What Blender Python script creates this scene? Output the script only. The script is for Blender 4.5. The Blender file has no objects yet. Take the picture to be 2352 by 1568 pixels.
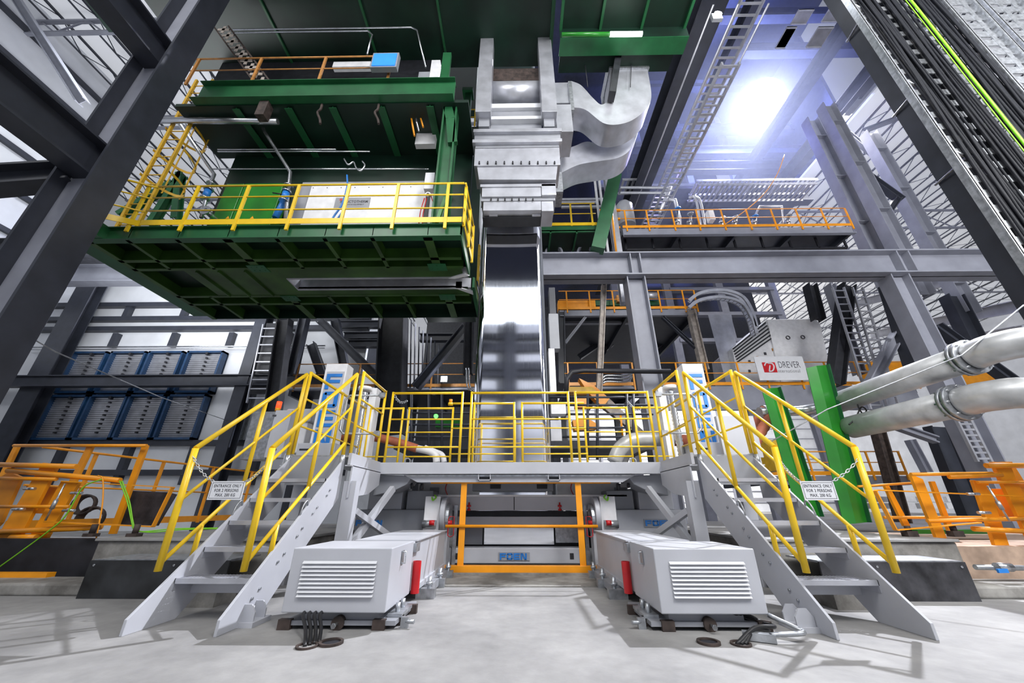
import bpy, bmesh, math, random
from mathutils import Vector as V, Matrix
random.seed(7)
C = bpy.context.scene
COL = C.collection
# ------------------------------------------------------------------ camera
FPX, TH, YA, CH = 853.1, .4175, .0144, .9
cam = bpy.data.objects.new('camera', bpy.data.cameras.new('camera'))
COL.objects.link(cam)
cam.location = (0, 0, CH)
cam.rotation_euler = (math.pi/2 + TH, 0, YA)
cam.data.sensor_width = 36
cam.data.lens = FPX*36/2352
cam.data.clip_start = .05
cam.data.clip_end = 400
C.camera = cam
# ------------------------------------------------------------------ light
C.view_settings.view_transform = 'Standard'
C.view_settings.look = 'None'
C.view_settings.gamma = 1
C.view_settings.use_curve_mapping = False
C.view_settings.exposure = -0.58
W = bpy.data.worlds.new('hall_air'); C.world = W
W.use_nodes = True
bg = W.node_tree.nodes['Background']
bg.inputs[0].default_value = (.86, .91, 1, 1)
bg.inputs[1].default_value = .42

def lamp(kind, name, loc, power, color=(1, 1, 1), size=1, target=None, spot=None):
    l = bpy.data.lights.new(name, kind)
    l.energy = power; l.color = color
    if kind == 'AREA':
        l.size = size
    elif kind != 'SUN':
        l.shadow_soft_size = size
    else:
        l.angle = size
    if spot: l.spot_size = spot; l.spot_blend = .4
    o = bpy.data.objects.new(name, l); COL.objects.link(o)
    o.location = loc
    if target is not None:
        o.rotation_euler = (V(target)-V(loc)).to_track_quat('-Z', 'Y').to_euler()
    return o
LAMP = V((20.8, 21, 32.1))                    # the big flood lamp in the tower
lamp('SPOT', 'flood_lamp_light', LAMP - V((.5, .55, .8)), 150000, (.93, .95, 1), .35, (0.5, 5, 1), math.radians(75))
lamp('AREA', 'added_fill_light', (-7, -5, 15), 1500, (1, .99, .97), 5, (-1, 7, 2))  # unseen area lights added as fill for floor, walls, roof and girders
lamp('AREA', 'added_fill_light', (7, -5, 15), 1500, (1, .98, .95), 5, (1, 7, 2))
lamp('AREA', 'added_fill_light', (-14, 9, 21), 2200, (.93, .96, 1), 5, (-14, 13, 4))
lamp('AREA', 'added_fill_light', (20, 16, 22), 2500, (1, .97, .95), 5, (17, 16, 0))
lamp('AREA', 'added_fill_light', (16, 38, 10), 8000, (1, .97, .93), 8, (25, 45, 26))
lamp('AREA', 'added_fill_light', (-14, 10, 8), 1600, (.95, .97, 1), 6, (-16, 18, 24))
lamp('AREA', 'added_fill_light', (30, 56, 13), 15000, (1, .97, .94), 8, (30, 75, 9))
lamp('AREA', 'added_fill_light', (4, -3, 10), 1800, (1, 1, 1), 4, (14, 14, 8))
lamp('AREA', 'added_fill_light', (11, -1, 7), 2000, (1, 1, 1), 3, (13.5, 16, 8))
lamp('POINT', 'flood_glow_light', LAMP - V((.7, .8, 1.1)), 13000, (.2, .27, 1), .3)  # blue source added to light the glow haze round the lamp
lamp('POINT', 'tower_fill_light', (14, 17, 22), 1000, (.25, .28, 1), .8)  # blue point lights added to tint the tower girders, no fittings here
lamp('POINT', 'tower_fill_light', (9, 15.5, 18), 500, (.35, .3, 1), .6)

# ------------------------------------------------------------------ geometry helpers
_c, _s = math.cos(TH), math.sin(TH)
def pt(px, py, X=None, Y=None, Z=None):
    """world point seen at a photograph pixel, on a given world plane"""
    u = (px-1176)/FPX; v = (784-py)/FPX; a = _c-v*_s
    D = (u*math.cos(YA)-a*math.sin(YA), u*math.sin(YA)+a*math.cos(YA), _s+v*_c)
    t = X/D[0] if X is not None else Y/D[1] if Y is not None else (Z-CH)/D[2]
    return V((t*D[0], t*D[1], CH+t*D[2]))

class MB:
    def __init__(s): s.v = []; s.f = []; s.sm = []
    def add(s, vs, fs, smooth=False):
        n = len(s.v); s.v += [tuple(a) for a in vs]
        for f in fs: s.f.append([i+n for i in f]); s.sm.append(smooth)
        return s
    def box(s, x0, x1, y0, y1, z0, z1):
        return s.add([(x, y, z) for z in (z0, z1) for y in (y0, y1) for x in (x0, x1)],
                     [(0, 1, 3, 2), (4, 6, 7, 5), (0, 4, 5, 1), (1, 5, 7, 3), (3, 7, 6, 2), (2, 6, 4, 0)])
    def obox(s, p, q, w, h, up=(0, 0, 1)):
        p = V(p); q = V(q); d = (q-p).normalized(); up = V(up)
        r = d.cross(up)
        if r.length < 1e-4: r = d.cross(V((0, 1, 0)))
        r.normalize(); u = r.cross(d).normalized()
        vs = [e + r*(a*w/2) + u*(b*h/2) for e in (p, q) for a, b in ((-1, -1), (1, -1), (1, 1), (-1, 1))]
        return s.add(vs, [(0, 1, 2, 3), (7, 6, 5, 4), (0, 4, 5, 1), (1, 5, 6, 2), (2, 6, 7, 3), (3, 7, 4, 0)])
    def ibeam(s, p, q, D, B, t=.03, up=(0, 0, 1)):
        p = V(p); q = V(q); d = (q-p).normalized(); upv = V(up)
        r = d.cross(upv).normalized(); u = r.cross(d).normalized()
        s.obox(p+u*(D/2-t/2), q+u*(D/2-t/2), B, t, u)
        s.obox(p-u*(D/2-t/2), q-u*(D/2-t/2), B, t, u)
        return s.obox(p, q, t*.7, D-2*t, u)
    def tube(s, pts, r, n=10, cap=True, rs=None, closed=False):
        pts = [V(p) for p in pts]; m = len(pts)
        if rs is None: rs = [r]*m
        if closed:
            tg = [(pts[(i+1) % m]-pts[i-1]).normalized() for i in range(m)]
        else:
            tg = []
            for i in range(m):
                a = (pts[i]-pts[i-1]).normalized() if i else None
                b = (pts[i+1]-pts[i]).normalized() if i < m-1 else None
                t_ = (a+b) if a is not None and b is not None else (a if a is not None else b)
                tg.append(t_.normalized())
        ref = V((0, 0, 1)) if abs(tg[0].z) < .9 else V((1, 0, 0))
        x = tg[0].cross(ref).normalized(); vs = []
        for i in range(m):
            x = (x - tg[i]*x.dot(tg[i])).normalized(); y = tg[i].cross(x)
            k = 1
            if not closed and 0 < i < m-1:
                cs = max(.5, tg[i].dot((pts[i+1]-pts[i]).normalized())); k = 1/cs
                bis = ((pts[i+1]-pts[i]).normalized()-(pts[i]-pts[i-1]).normalized())
                bis = bis.normalized() if bis.length > 1e-5 else None
            else: bis = None
            for j in range(n):
                a = 2*math.pi*j/n; o = (x*math.cos(a)+y*math.sin(a))*rs[i]
                if bis is not None: o = o + bis*(o.dot(bis))*(k-1)
                vs.append(pts[i]+o)
        fs = []
        for i in range(m if closed else m-1):
            i2 = (i+1) % m
            for j in range(n):
                k = (j+1) % n; fs.append((i*n+j, i*n+k, i2*n+k, i2*n+j))
        s.add(vs, fs, True)
        if cap and not closed:
            b = len(s.v)-m*n
            s.f.append([b+j for j in range(n)][::-1]); s.sm.append(False)
            s.f.append([b+(m-1)*n+j for j in range(n)]); s.sm.append(False)
        return s
    def cyl(s, p, q, r, n=14, r2=None): return s.tube([p, q], r, n, True, [r, r if r2 is None else r2])
    def ring(s, c, ax, ro, ri, w, n=24):
        c = V(c); ax = V(ax).normalized(); x = ax.orthogonal().normalized(); y = ax.cross(x); vs = []
        for k in range(n):
            a = 2*math.pi*k/n; d = x*math.cos(a)+y*math.sin(a)
            vs += [c+d*ro-ax*w/2, c+d*ro+ax*w/2, c+d*ri+ax*w/2, c+d*ri-ax*w/2]
        fs = []
        for k in range(n):
            a = 4*k; b = 4*((k+1) % n)
            for e in range(4): fs.append((a+e, a+(e+1) % 4, b+(e+1) % 4, b+e))
        return s.add(vs, fs)
    def prism(s, poly, ext):
        n = len(poly); e = V(ext); vs = [V(p) for p in poly]+[V(p)+e for p in poly]
        return s.add(vs, [tuple(range(n))[::-1], tuple(range(n, 2*n))]+[(i, (i+1) % n, n+(i+1) % n, n+i) for i in range(n)])
    def quad(s, *p): return s.add(p, [tuple(range(len(p)))])
    def build(s, name, m, parent=None, bev=0):
        me = bpy.data.meshes.new(name)
        me.from_pydata(s.v, [], s.f)
        me.polygons.foreach_set('use_smooth', s.sm)
        me.update()
        bm = bmesh.new(); bm.from_mesh(me); bmesh.ops.recalc_face_normals(bm, faces=bm.faces); bm.to_mesh(me); bm.free()
        me.materials.append(m)
        o = bpy.data.objects.new(name, me); COL.objects.link(o)
        if parent is not None:
            o.parent = parent; w = V((0, 0, 0)); q = parent
            while q is not None: w += q.location; q = q.parent
            o.location = -w
        if bev:
            b = o.modifiers.new('bevel', 'BEVEL'); b.width = bev; b.segments = 2; b.limit_method = 'ANGLE'
        return o

def T(name, label, cat, loc=(0, 0, 0), group=None):
    o = bpy.data.objects.new(name, None); COL.objects.link(o); o.empty_display_size = .1
    o.location = tuple(loc)+(0,)*(3-len(loc)); o['label'] = label; o['category'] = cat
    if group: o['group'] = group
    return o
def tag(o, label, cat, group=None, kind=None):
    if label: o['label'] = label
    if cat: o['category'] = cat
    if group: o['group'] = group
    if kind: o['kind'] = kind
    return o
def struct(o): o['kind'] = 'structure'; return o
def L(o, s): o['label'] = s; return o
def copy_tree(o, parent=None):
    c = o.copy(); COL.objects.link(c); c.parent = parent
    for ch in [k for k in o.children]: copy_tree(ch, c)
    return c

# ------------------------------------------------------------------ materials
def mat(name, col, rough=.5, metal=0, noise=.08, scale=6, bump=0, emit=None, es=1, col2=None, spec=.5):
    m = bpy.data.materials.new(name); m.use_nodes = True
    nt = m.node_tree; b = nt.nodes['Principled BSDF']
    b.inputs['Roughness'].default_value = rough; b.inputs['Metallic'].default_value = metal
    b.inputs['Specular IOR Level'].default_value = spec
    tc = nt.nodes.new('ShaderNodeTexCoord'); no = nt.nodes.new('ShaderNodeTexNoise')
    no.inputs['Scale'].default_value = scale; no.inputs['Detail'].default_value = 6
    nt.links.new(tc.outputs['Object'], no.inputs['Vector'])
    rp = nt.nodes.new('ShaderNodeValToRGB')
    rp.color_ramp.elements[0].position = .3; rp.color_ramp.elements[1].position = .72
    c2 = col2 if col2 else tuple(c*(1-noise*2.2) for c in col)
    rp.color_ramp.elements[0].color = (*c2, 1); rp.color_ramp.elements[1].color = (*[min(1, c*(1+noise)) for c in col], 1)
    nt.links.new(no.outputs['Fac'], rp.inputs[0]); nt.links.new(rp.outputs[0], b.inputs['Base Color'])
    if bump:
        bp = nt.nodes.new('ShaderNodeBump'); bp.inputs['Strength'].default_value = bump; bp.inputs['Distance'].default_value = .02
        nt.links.new(no.outputs['Fac'], bp.inputs['Height']); nt.links.new(bp.outputs[0], b.inputs['Normal'])
    if emit:
        b.inputs['Emission Color'].default_value = (*emit, 1); b.inputs['Emission Strength'].default_value = es
    return m
M = {}
M['yellow'] = mat('yellow_paint', (.86, .56, .015), .32, noise=.05)
M['yellow2'] = mat('faded_yellow_paint', (.72, .43, .03), .4, noise=.1)
M['orange'] = mat('orange_paint', (.88, .33, .008), .38, noise=.08, scale=3)
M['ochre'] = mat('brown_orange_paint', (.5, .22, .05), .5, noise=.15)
M['grey'] = mat('machine_grey_paint', (.47, .48, .52), .38, noise=.05, scale=2)
M['grey_d'] = mat('mid_grey_paint', (.3, .31, .34), .42, noise=.08, scale=2)
M['white'] = mat('white_panel', (.8, .8, .82), .45, noise=.05)
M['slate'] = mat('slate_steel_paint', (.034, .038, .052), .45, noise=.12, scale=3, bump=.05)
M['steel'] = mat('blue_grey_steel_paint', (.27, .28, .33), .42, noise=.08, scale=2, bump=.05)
M['dark'] = mat('near_black_steel', (.02, .021, .027), .5, noise=.2)
M['green'] = mat('green_paint', (.014, .11, .038), .38, noise=.15, scale=2)
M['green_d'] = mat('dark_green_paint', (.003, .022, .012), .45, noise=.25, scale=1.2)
M['green_o'] = mat('olive_green_paint', (.035, .10, .014), .45, noise=.25, scale=1.5)
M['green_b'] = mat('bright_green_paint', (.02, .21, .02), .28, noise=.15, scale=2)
M['galv'] = mat('galvanised_steel', (.48, .5, .53), .38, .75, noise=.18, scale=14)
M['alu'] = mat('duct_sheet_metal', (.56, .57, .62), .34, .55, noise=.1, scale=3)
M['chrome'] = mat('bare_pipe_metal', (.6, .62, .65), .25, .9, noise=.1)
M['pipe'] = mat('brushed_white_pipe', (.5, .51, .52), .36, .25, noise=.16, scale=4)
M['black'] = mat('black_rubber', (.012, .012, .014), .45)
M['red'] = mat('red_paint', (.55, .01, .015), .35)
M['blue'] = mat('logo_blue', (.02, .2, .62), .4)
M['bluef'] = mat('blue_frame_paint', (.012, .05, .13), .4, noise=.15)
M['hose'] = mat('terracotta_rubber', (.42, .12, .06), .6, noise=.15)
M['rust'] = mat('rusty_steel', (.06, .042, .036), .7, noise=.3, scale=9)
M['sign'] = mat('sign_white', (.7, .71, .74), .35, noise=.02)
M['ink'] = mat('dark_ink', (.05, .05, .06), .6)
M['wood'] = mat('pale_steel_column_paint', (.42, .37, .33), .6, noise=.2)
M['cable'] = mat('black_cable', (.008, .009, .013), .6, spec=.2)
M['lime'] = mat('lime_cable', (.22, .62, .02), .45)
M['skin'] = mat('white_wall_film', (.72, .74, .78), .5, noise=.06, scale=.8, bump=.25)
M['glow'] = mat('lamp_face', (1, 1, 1), emit=(.9, .94, 1), es=40)
M['tubeglow'] = mat('tube_face', (1, 1, 1), emit=(.85, 1, .9), es=9)
M['screen'] = mat('blue_screen', (.02, .2, .6), emit=(.02, .25, .9), es=1.1)
M['redglow'] = mat('red_beacon', (.8, .02, .01), emit=(1, .05, .01), es=4)
M['greenglow'] = mat('green_indicator', (.1, .8, .1), emit=(.1, 1, .1), es=5)
M['amber'] = mat('amber_triangle', (.9, .4, .01))

def concrete(name, col, dark, sc=1.0):
    m = mat(name, col, .75, noise=.04, scale=9*sc, bump=.15)
    nt = m.node_tree; b = nt.nodes['Principled BSDF']; rp = [n for n in nt.nodes if n.type == 'VALTORGB'][0]
    tc = [n for n in nt.nodes if n.type == 'TEX_COORD'][0]
    n2 = nt.nodes.new('ShaderNodeTexNoise'); n2.inputs['Scale'].default_value = .9*sc; n2.inputs['Detail'].default_value = 9
    n2.inputs['Roughness'].default_value = .65
    nt.links.new(tc.outputs['Object'], n2.inputs['Vector'])
    r2 = nt.nodes.new('ShaderNodeValToRGB'); r2.color_ramp.elements[0].position = .38; r2.color_ramp.elements[1].position = .62
    r2.color_ramp.elements[0].color = (*dark, 1); r2.color_ramp.elements[1].color = (1, 1, 1, 1)
    mx = nt.nodes.new('ShaderNodeMix'); mx.data_type = 'RGBA'; mx.blend_type = 'MULTIPLY'; mx.inputs[0].default_value = 1
    nt.links.new(n2.outputs['Fac'], r2.inputs[0]); nt.links.new(rp.outputs[0], mx.inputs[6]); nt.links.new(r2.outputs[0], mx.inputs[7])
    nt.links.new(mx.outputs[2], b.inputs['Base Color'])
    return m
M['floor'] = concrete('concrete_floor', (.31, .305, .30), (.66, .66, .67))
M['concrete'] = concrete('old_concrete', (.34, .33, .31), (.35, .34, .33), 1.6)

def checker(name, col):
    m = mat(name, col, .38, .6, noise=.3, scale=5); nt = m.node_tree; b = nt.nodes['Principled BSDF']
    tc = [n for n in nt.nodes if n.type == 'TEX_COORD'][0]
    ck = nt.nodes.new('ShaderNodeTexChecker'); ck.inputs['Scale'].default_value = 36
    mp = nt.nodes.new('ShaderNodeMapping'); mp.inputs['Rotation'].default_value = (0, .785, 0); mp.inputs['Location'].default_value = (.003, .013, .003)
    nt.links.new(tc.outputs['Object'], mp.inputs[0]); nt.links.new(mp.outputs[0], ck.inputs[0])
    bp = nt.nodes.new('ShaderNodeBump'); bp.inputs['Strength'].default_value = .8; bp.inputs['Distance'].default_value = .006
    nt.links.new(ck.outputs['Fac'], bp.inputs['Height']); nt.links.new(bp.outputs[0], b.inputs['Normal'])
    return m
M['checker'] = checker('checker_plate', (.09, .09, .1))
M['blackplate'] = mat('scuffed_black_plate', (.025, .027, .03), .5, noise=.5, scale=3)

def strip_mat():
    m = mat('polished_strip', (.75, .76, .8), .12, 1, noise=.02, scale=2)
    nt = m.node_tree; b = nt.nodes['Principled BSDF']; tc = [n for n in nt.nodes if n.type == 'TEX_COORD'][0]
    mp = nt.nodes.new('ShaderNodeMapping'); mp.inputs['Scale'].default_value = (40, 1, .25)
    n = nt.nodes.new('ShaderNodeTexNoise'); n.inputs['Scale'].default_value = 1.5
    nt.links.new(tc.outputs['Object'], mp.inputs[0]); nt.links.new(mp.outputs[0], n.inputs['Vector'])
    mr = nt.nodes.new('ShaderNodeMapRange'); mr.inputs[3].default_value = .03; mr.inputs[4].default_value = .075
    nt.links.new(n.outputs['Fac'], mr.inputs[0]); nt.links.new(mr.outputs[0], b.inputs['Roughness'])
    return m
M['strip'] = strip_mat()

def text(body, size, loc, m, parent, name='lettering', sx=1, ext=.002, rot=(math.pi/2, 0, 0), off=0, align='CENTER', sp=1):
    cu = bpy.data.curves.new(name, 'FONT'); cu.body = body; cu.size = size; cu.extrude = ext; cu.offset = off
    cu.align_x = align; cu.align_y = 'CENTER'; cu.space_character = sp; cu.resolution_u = 3
    t = bpy.data.objects.new('tmp', cu); COL.objects.link(t)
    bpy.context.view_layer.update()
    me = bpy.data.meshes.new_from_object(t.evaluated_get(bpy.context.evaluated_depsgraph_get()))
    bpy.data.objects.remove(t)
    me.materials.clear(); me.materials.append(m)
    o = bpy.data.objects.new(name, me); COL.objects.link(o)
    o.rotation_euler = rot; o.scale = (sx, 1, 1)
    w = V((0, 0, 0)); q = parent
    while q is not None: w += q.location; q = q.parent
    o.parent = parent; o.location = V(loc)-w
    return o

XC = .033
#@@SECTIONS@@
# ================================================================== SETTING
struct(MB().box(-32, 62, -8, 76, -.3, 0).build('floor', M['floor']))
# roof: film-faced panels on joists, emission added to whiten the film
ZR = 24
struct(MB().box(-32, 1, -2, 75, ZR, ZR+.2).box(22, 62, 8, 75, ZR, ZR+.2).box(1, 22, 34, 75, ZR, ZR+.2).build('ceiling', mat('glowing_roof_film', (.78, .78, .82), .6, noise=.08, scale=.35, emit=(.9, .94, 1), es=.45)))
def joists(name, x0, x1, dx, y0, y1, z, mt):
    m = MB(); x = x0
    while x <= x1:
        m.box(x-.05, x+.05, y0, y1, z-.1, z).box(x-.03, x+.03, y0, y1, z-.85, z-.78)
        y = y0; k = 0
        while y < y1:
            m.obox((x, y, z-.8 if k else z-.05), (x, min(y+1.3, y1), z-.05 if k else z-.8), .035, .035); y += 1.3; k ^= 1
        x += dx
    return struct(m.build(name, mt))
joists('trim_1', -31, 0, 1.9, 0, 45, ZR, M['slate'])
joists('trim_2', 23, 61, 1.9, 9, 74, ZR, M['slate'])
def truss(name, x0, x1, y, z, h, mt, step=1.2):
    m = MB().box(x0, x1, y-.09, y+.09, z-.12, z).box(x0, x1, y-.09, y+.09, z-h-.12, z-h); x = x0; k = 0
    while x < x1-.01:
        m.obox((x, y, z-h if k else z), (min(x+step, x1), y, z if k else z-h), .07, .07, (0, 1, 0)); x += step; k ^= 1
    return struct(m.build(name, mt))
for i, y in enumerate((10.2, 15.2, 22)): truss('trim_%d' % (3+i), -31, -1, y, ZR-.85, 1.0, M['steel'])
for i, y in enumerate((24, 34, 46, 58)): truss('trim_%d' % (6+i), 23, 61, y, ZR-.85, 1.8, M['steel'], 2.4)
# walls
struct(MB().box(-32, -7.2, 16.3, 16.5, 0, 12.6).build('wall_left_back', M['skin']))
struct(MB().box(-24.3, -24, -4, 16.3, 0, ZR).build('wall_left', M['skin']))
m = MB().box(-32, 62, 75, 75.2, 0, ZR)
struct(m.build('wall_back', M['skin']))
m = MB()
for k in range(12): m.box(1, 61, 74.7, 75, 1.5+k*1.9, 1.62+k*1.9)
for k in range(10): m.box(4+k*6, 4.4+k*6, 74.5, 75, 0, ZR)
struct(m.build('trim_10', M['steel']))
struct(MB().box(61, 61.2, 8, 75, 0, ZR).build('wall_right', M['skin']))
# dark enclosure walls of the tower
struct(MB().box(-3, 24, 33, 33.3, 10, 44).build('wall_tower', M['dark']))
# girts (horizontal rails) on the back left wall; pixel rows read off the photograph
WY = 16.3
m = MB()
for py in (700, 732, 755, 1017, 1085): 
    z = pt(300, py, Y=16.1).z; m.box(-24, -7.2, 16.02, 16.3, z-.11, z+.11)
z0 = pt(300, 883, Y=15.7).z
for xa in (-22.6, -19.5, -16.6, -13.8, -11):
    for a, b in ((1.7, 3.3), (7.9, 8.6), (9.4, 10.1)): m.box(xa-.12, xa+.12, 16.05, 16.3, a, b)
struct(m.build('trim_11', M['slate']))
m = MB()
for k in range(12): m.box(-24, -23.8, -3, 16, 1.2+k*1.9, 1.42+k*1.9)
struct(m.build('trim_12', M['slate']))

def beam(label, p, q, D, B, m='slate', t=.04, up=(0, 0, 1), stiff=0, name='steel_beam', group=None, cat='beam'):
    b = MB().ibeam(p, q, D, B, t, up)
    p = V(p); q = V(q); d = (q-p).normalized(); u = V(up)
    n = int(stiff)
    for i in range(n):
        c = p.lerp(q, (i+.5)/n); b.obox(c-d*.015, c+d*.015, B*.95, D-.02, u)
    o = b.build(name, M[m]); return tag(o, label, cat, group)
def column(label, x, y, z0, z1, D, B, m='slate', flange='y', t=.04, stiff=0):
    """flange='y': flanges face the camera (normals along Y)"""
    return beam(label, (x, y, z0), (x, y, z1), D, B, m, t, up=(0, 1, 0) if flange == 'y' else (1, 0, 0), stiff=stiff, name='steel_column', cat='column')

# ------------------------------------------------------------------ louvred windows of the left wall
def louver(x0, x1, z0, z1, label):
    r = T('louvred_window', label, 'louvre window', ((x0+x1)/2, 16, z0), 'louvred windows of the left wall')
    f = MB(); w = .09
    f.box(x0, x1, 15.9, 16.25, z0, z0+w).box(x0, x1, 15.9, 16.25, z1-w, z1).box(x0, x0+w, 15.9, 16.25, z0, z1).box(x1-w, x1, 15.9, 16.25, z0, z1)
    f.build('frame', M['bluef'], r)
    m = MB(); n = 19; h = (z1-z0-2*w)/n
    for k in range(n):
        z = z0+w+k*h
        m.obox((x0+w, 16.1, z+h/2), (x1-w, 16.1, z+h/2), .02, h*.78, (0, -.5, 1))
    m.build('louver_slats', M['alu'], r)
    MB().box(x0, x1, 16.2, 16.24, z0, z1).build('backing', M['slate'], r)
    c = MB()
    xm = (x0+x1)/2+.1
    for k in range(2, n-1, 2): c.box(xm-.02, xm+.05, 15.92, 16.02, z0+w+k*h, z0+w+k*h+.07)
    c.box(xm-.05, xm+.06, 15.88, 16.0, z1-.2, z1-.08)
    c.build('linkage', M['dark'], r)
zt, zm, zb = pt(300, 808, Y=16).z, pt(300, 906, Y=16).z, pt(300, 1010, Y=16).z
tops = [(172, 251), (260, 340), (346, 425), (434, 516)]
bots = [(121, 207), (213, 298), (302, 385), (391, 478)]
ordn = ['leftmost', 'second from left', 'third from left', 'rightmost']
for i in range(4):
    a, b = tops[i]; louver(pt(a, 810, Y=16).x, pt(b, 810, Y=16).x, zm+.06, zt, 'blue framed louvre window in the upper row on the left wall, %s of four' % ordn[i])
    a, b = bots[i]; louver(pt(a, 908, Y=16).x, pt(b, 908, Y=16).x, zb, zm-.02, 'blue framed louvre window in the lower row on the left wall, %s of four' % ordn[i])
# blue framed louvre strip on the far left side wall
r = T('louvred_window', 'sunlit blue framed louvre window on the side wall at the far left edge', 'louvre window', (-23.9, 12, 3.4))
m = MB().box(-23.9, -23.6, 9.2, 9.35, 3.4, 7.4).box(-23.9, -23.6, 14.5, 14.65, 3.4, 7.4).box(-23.9, -23.6, 9.2, 14.6, 3.3, 3.4).box(-23.9, -23.6, 9.2, 14.6, 7.3, 7.4)
m.build('frame', M['bluef'], r)
m = MB()
for k in range(19): m.obox((-23.75, 9.35, 3.5+k*.2), (-23.75, 14.5, 3.5+k*.2), .012, .2, (.45, 0, 1))
m.build('louver_slats', M['galv'], r)
# columns and crane girder in front of the left wall
def wcol(px, py, Y, z1, D, B, label, mt='slate'):
    p = pt(px, py, Y=Y); return column(label, p.x, Y, 0, z1, D, B, mt)
wcol(190, 700, 15.6, 12.2, .5, .95, 'dark steel wall column left of the upper louvre windows')
wcol(90, 700, 12.5, 12.2, .5, .7, 'dark steel column beside the side wall at the far left edge')
wcol(558, 900, 15.4, 11.9, .5, .5, 'dark steel wall column to the right of the louvre windows')
beam('dark horizontal girt crossing the middle of the louvre windows', (-24, 15.2, z0), (-8.3, 15.2, z0), .5, .3)
zc = pt(200, 632, Y=14.3).z
beam('deep pale steel crane girder spanning above the left wall', (-26, 14.3, zc), (-6, 14.3, zc), .95, .5, 'steel')
beam('black beam under the green platform at far left', (-26, 12.2, pt(100, 590, Y=12.2).z+.3), (-6, 12.2, pt(100, 590, Y=12.2).z+.3), .9, .6, 'dark')
o = MB().tube([(-24, 15.9, zt+.22), (-9, 15.9, zt+.22)], .035).tube([(-24, 15.9, zt+.1), (-9, 15.9, zt+.1)], .02)
tag(o.build('conduit_pipe', M['chrome']), 'thin twin conduit pipes running above the louvre windows', 'pipe')
# wire rope from left column to the right
a = pt(0, 735, Y=5.2); b = pt(520, 965, Y=15.2)
tag(MB().tube([a, a.lerp(b, .12)-V((0, 0, .12)), a.lerp(b, .5)-V((0, 0, .15)), b], .011).build('wire_rope', M['galv']), 'taut wire rope stretched across the front of the left wall louvres', 'rope')

# ------------------------------------------------------------------ big near columns
def bigcol():
    x0, x1, y0, y1 = -7.92, -7.2, 4.5, 4.98
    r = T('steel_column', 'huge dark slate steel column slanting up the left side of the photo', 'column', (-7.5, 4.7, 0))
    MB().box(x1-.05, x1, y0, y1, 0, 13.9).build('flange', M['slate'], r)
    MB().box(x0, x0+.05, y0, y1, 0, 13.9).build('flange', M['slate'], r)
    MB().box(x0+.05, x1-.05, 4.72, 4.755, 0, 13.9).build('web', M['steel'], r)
bigcol()
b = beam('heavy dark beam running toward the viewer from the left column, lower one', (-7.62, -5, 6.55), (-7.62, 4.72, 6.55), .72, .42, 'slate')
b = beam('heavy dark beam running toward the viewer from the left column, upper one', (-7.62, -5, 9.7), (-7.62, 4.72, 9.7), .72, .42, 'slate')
beam('diagonal dark brace below the lower beam of the left column', (-10.6, 3.6, 4.6), (-7.95, 4.75, 6.3), .4, .35)
tag(MB().ibeam(pt(20, -30, Y=9), pt(190, 235, Y=9), .3, .3).build('steel_beam', M['steel']), 'lighter grey diagonal beam under the roof at the upper left', 'beam')
q = [pt(*c, Z=17) for c in ((150, -60), (250, 74), (306, 74), (270, -60))]
r = T('hull_end', 'olive green hull end hanging at the top left corner', 'panel', tuple(q[1]))
MB().prism(q, (0, 0, .6)).build('shell', M['green_d'], r)
MB().prism([pt(*c, Z=16.98) for c in ((205, -60), (262, 50), (288, 50), (258, -60))], (0, 0, .02)).build('inner_panel', M['green_o'], r)

def rightcol():
    x0, x1 = 7.45, 8.2
    r = T('steel_column', 'huge dark slate steel column slanting up the right side of the photo', 'column', (7.8, 4.7, 0))
    MB().box(x0, x0+.05, 4.45, 4.97, 0, 21).build('flange', M['slate'], r)
    MB().box(x1, x1+.05, 4.45, 4.97, 0, 21).build('flange', M['slate'], r)
    MB().box(x0+.05, x1, 4.7, 4.74, 0, 21).build('web', M['slate'], r)
    m = MB()
    for z in (6.1, 7.9, 10.4): m.tube([(x0-.45, 4.3, z), (x0-.1, 4.42, z), (x0-.02, 5, z)], .02)
    m.build('clamp_rod', M['galv'], r)
rightcol()
# vertical cable trays on the right column
def vtray(x, w, y, z0, z1, label, step, perforated=False):
    r = T('cable_tray', label, 'cable tray', (x+w/2, y, z0))
    MB().box(x, x+.02, y-.12, y, z0, z1).box(x-.015, x+.05, y-.12, y-.105, z0, z1).build('side_rail', M['galv'], r)
    MB().box(x+w-.02, x+w, y-.12, y, z0, z1).box(x+w-.05, x+w+.015, y-.12, y-.105, z0, z1).build('side_rail', M['galv'], r)
    m = MB(); z = z0; k = 0
    while z < z1:
        m.box(x+.02, x+w-.02, y-.03, y-.01, z, z+(.2 if perforated else .14))
        z += step; k += 1
    if perforated:
        for j in range(3):
            xx = x+.15+j*(w-.3)/2; m.box(xx-.05, xx+.05, y-.04, y-.02, z0, z1)
    m.build('rungs', M['galv'], r)
    return r
vtray(6.97, 1.93, 4.40, 2.2, 14, 'wide galvanised cable tray full of black and lime cables along the right column', .3)
vtray(9.0, .95, 4.6, 2.2, 14, 'slotted galvanised plank tray at the upper right corner', .3, True)
vtray(10.1, .9, 4.6, 2.2, 14, 'slotted galvanised plank tray at the right border, beyond the first plank tray', .3, True)
random.seed(3)
def cable(x, m, lab, r=.016, y=4.36, n=9, grp='black power cables on the vertical trays'):
    pts = []; ph = random.random()*6
    for i in range(n):
        z = 2.2+i*(11.8/(n-1)); pts.append((x+.03*math.sin(ph+i*1.1)+.012*random.random(), y+.02*math.sin(ph*2+i), z))
    tag(MB().tube(pts, r, 6, False).build('cable', M[m]), lab, 'cable', grp)
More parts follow.
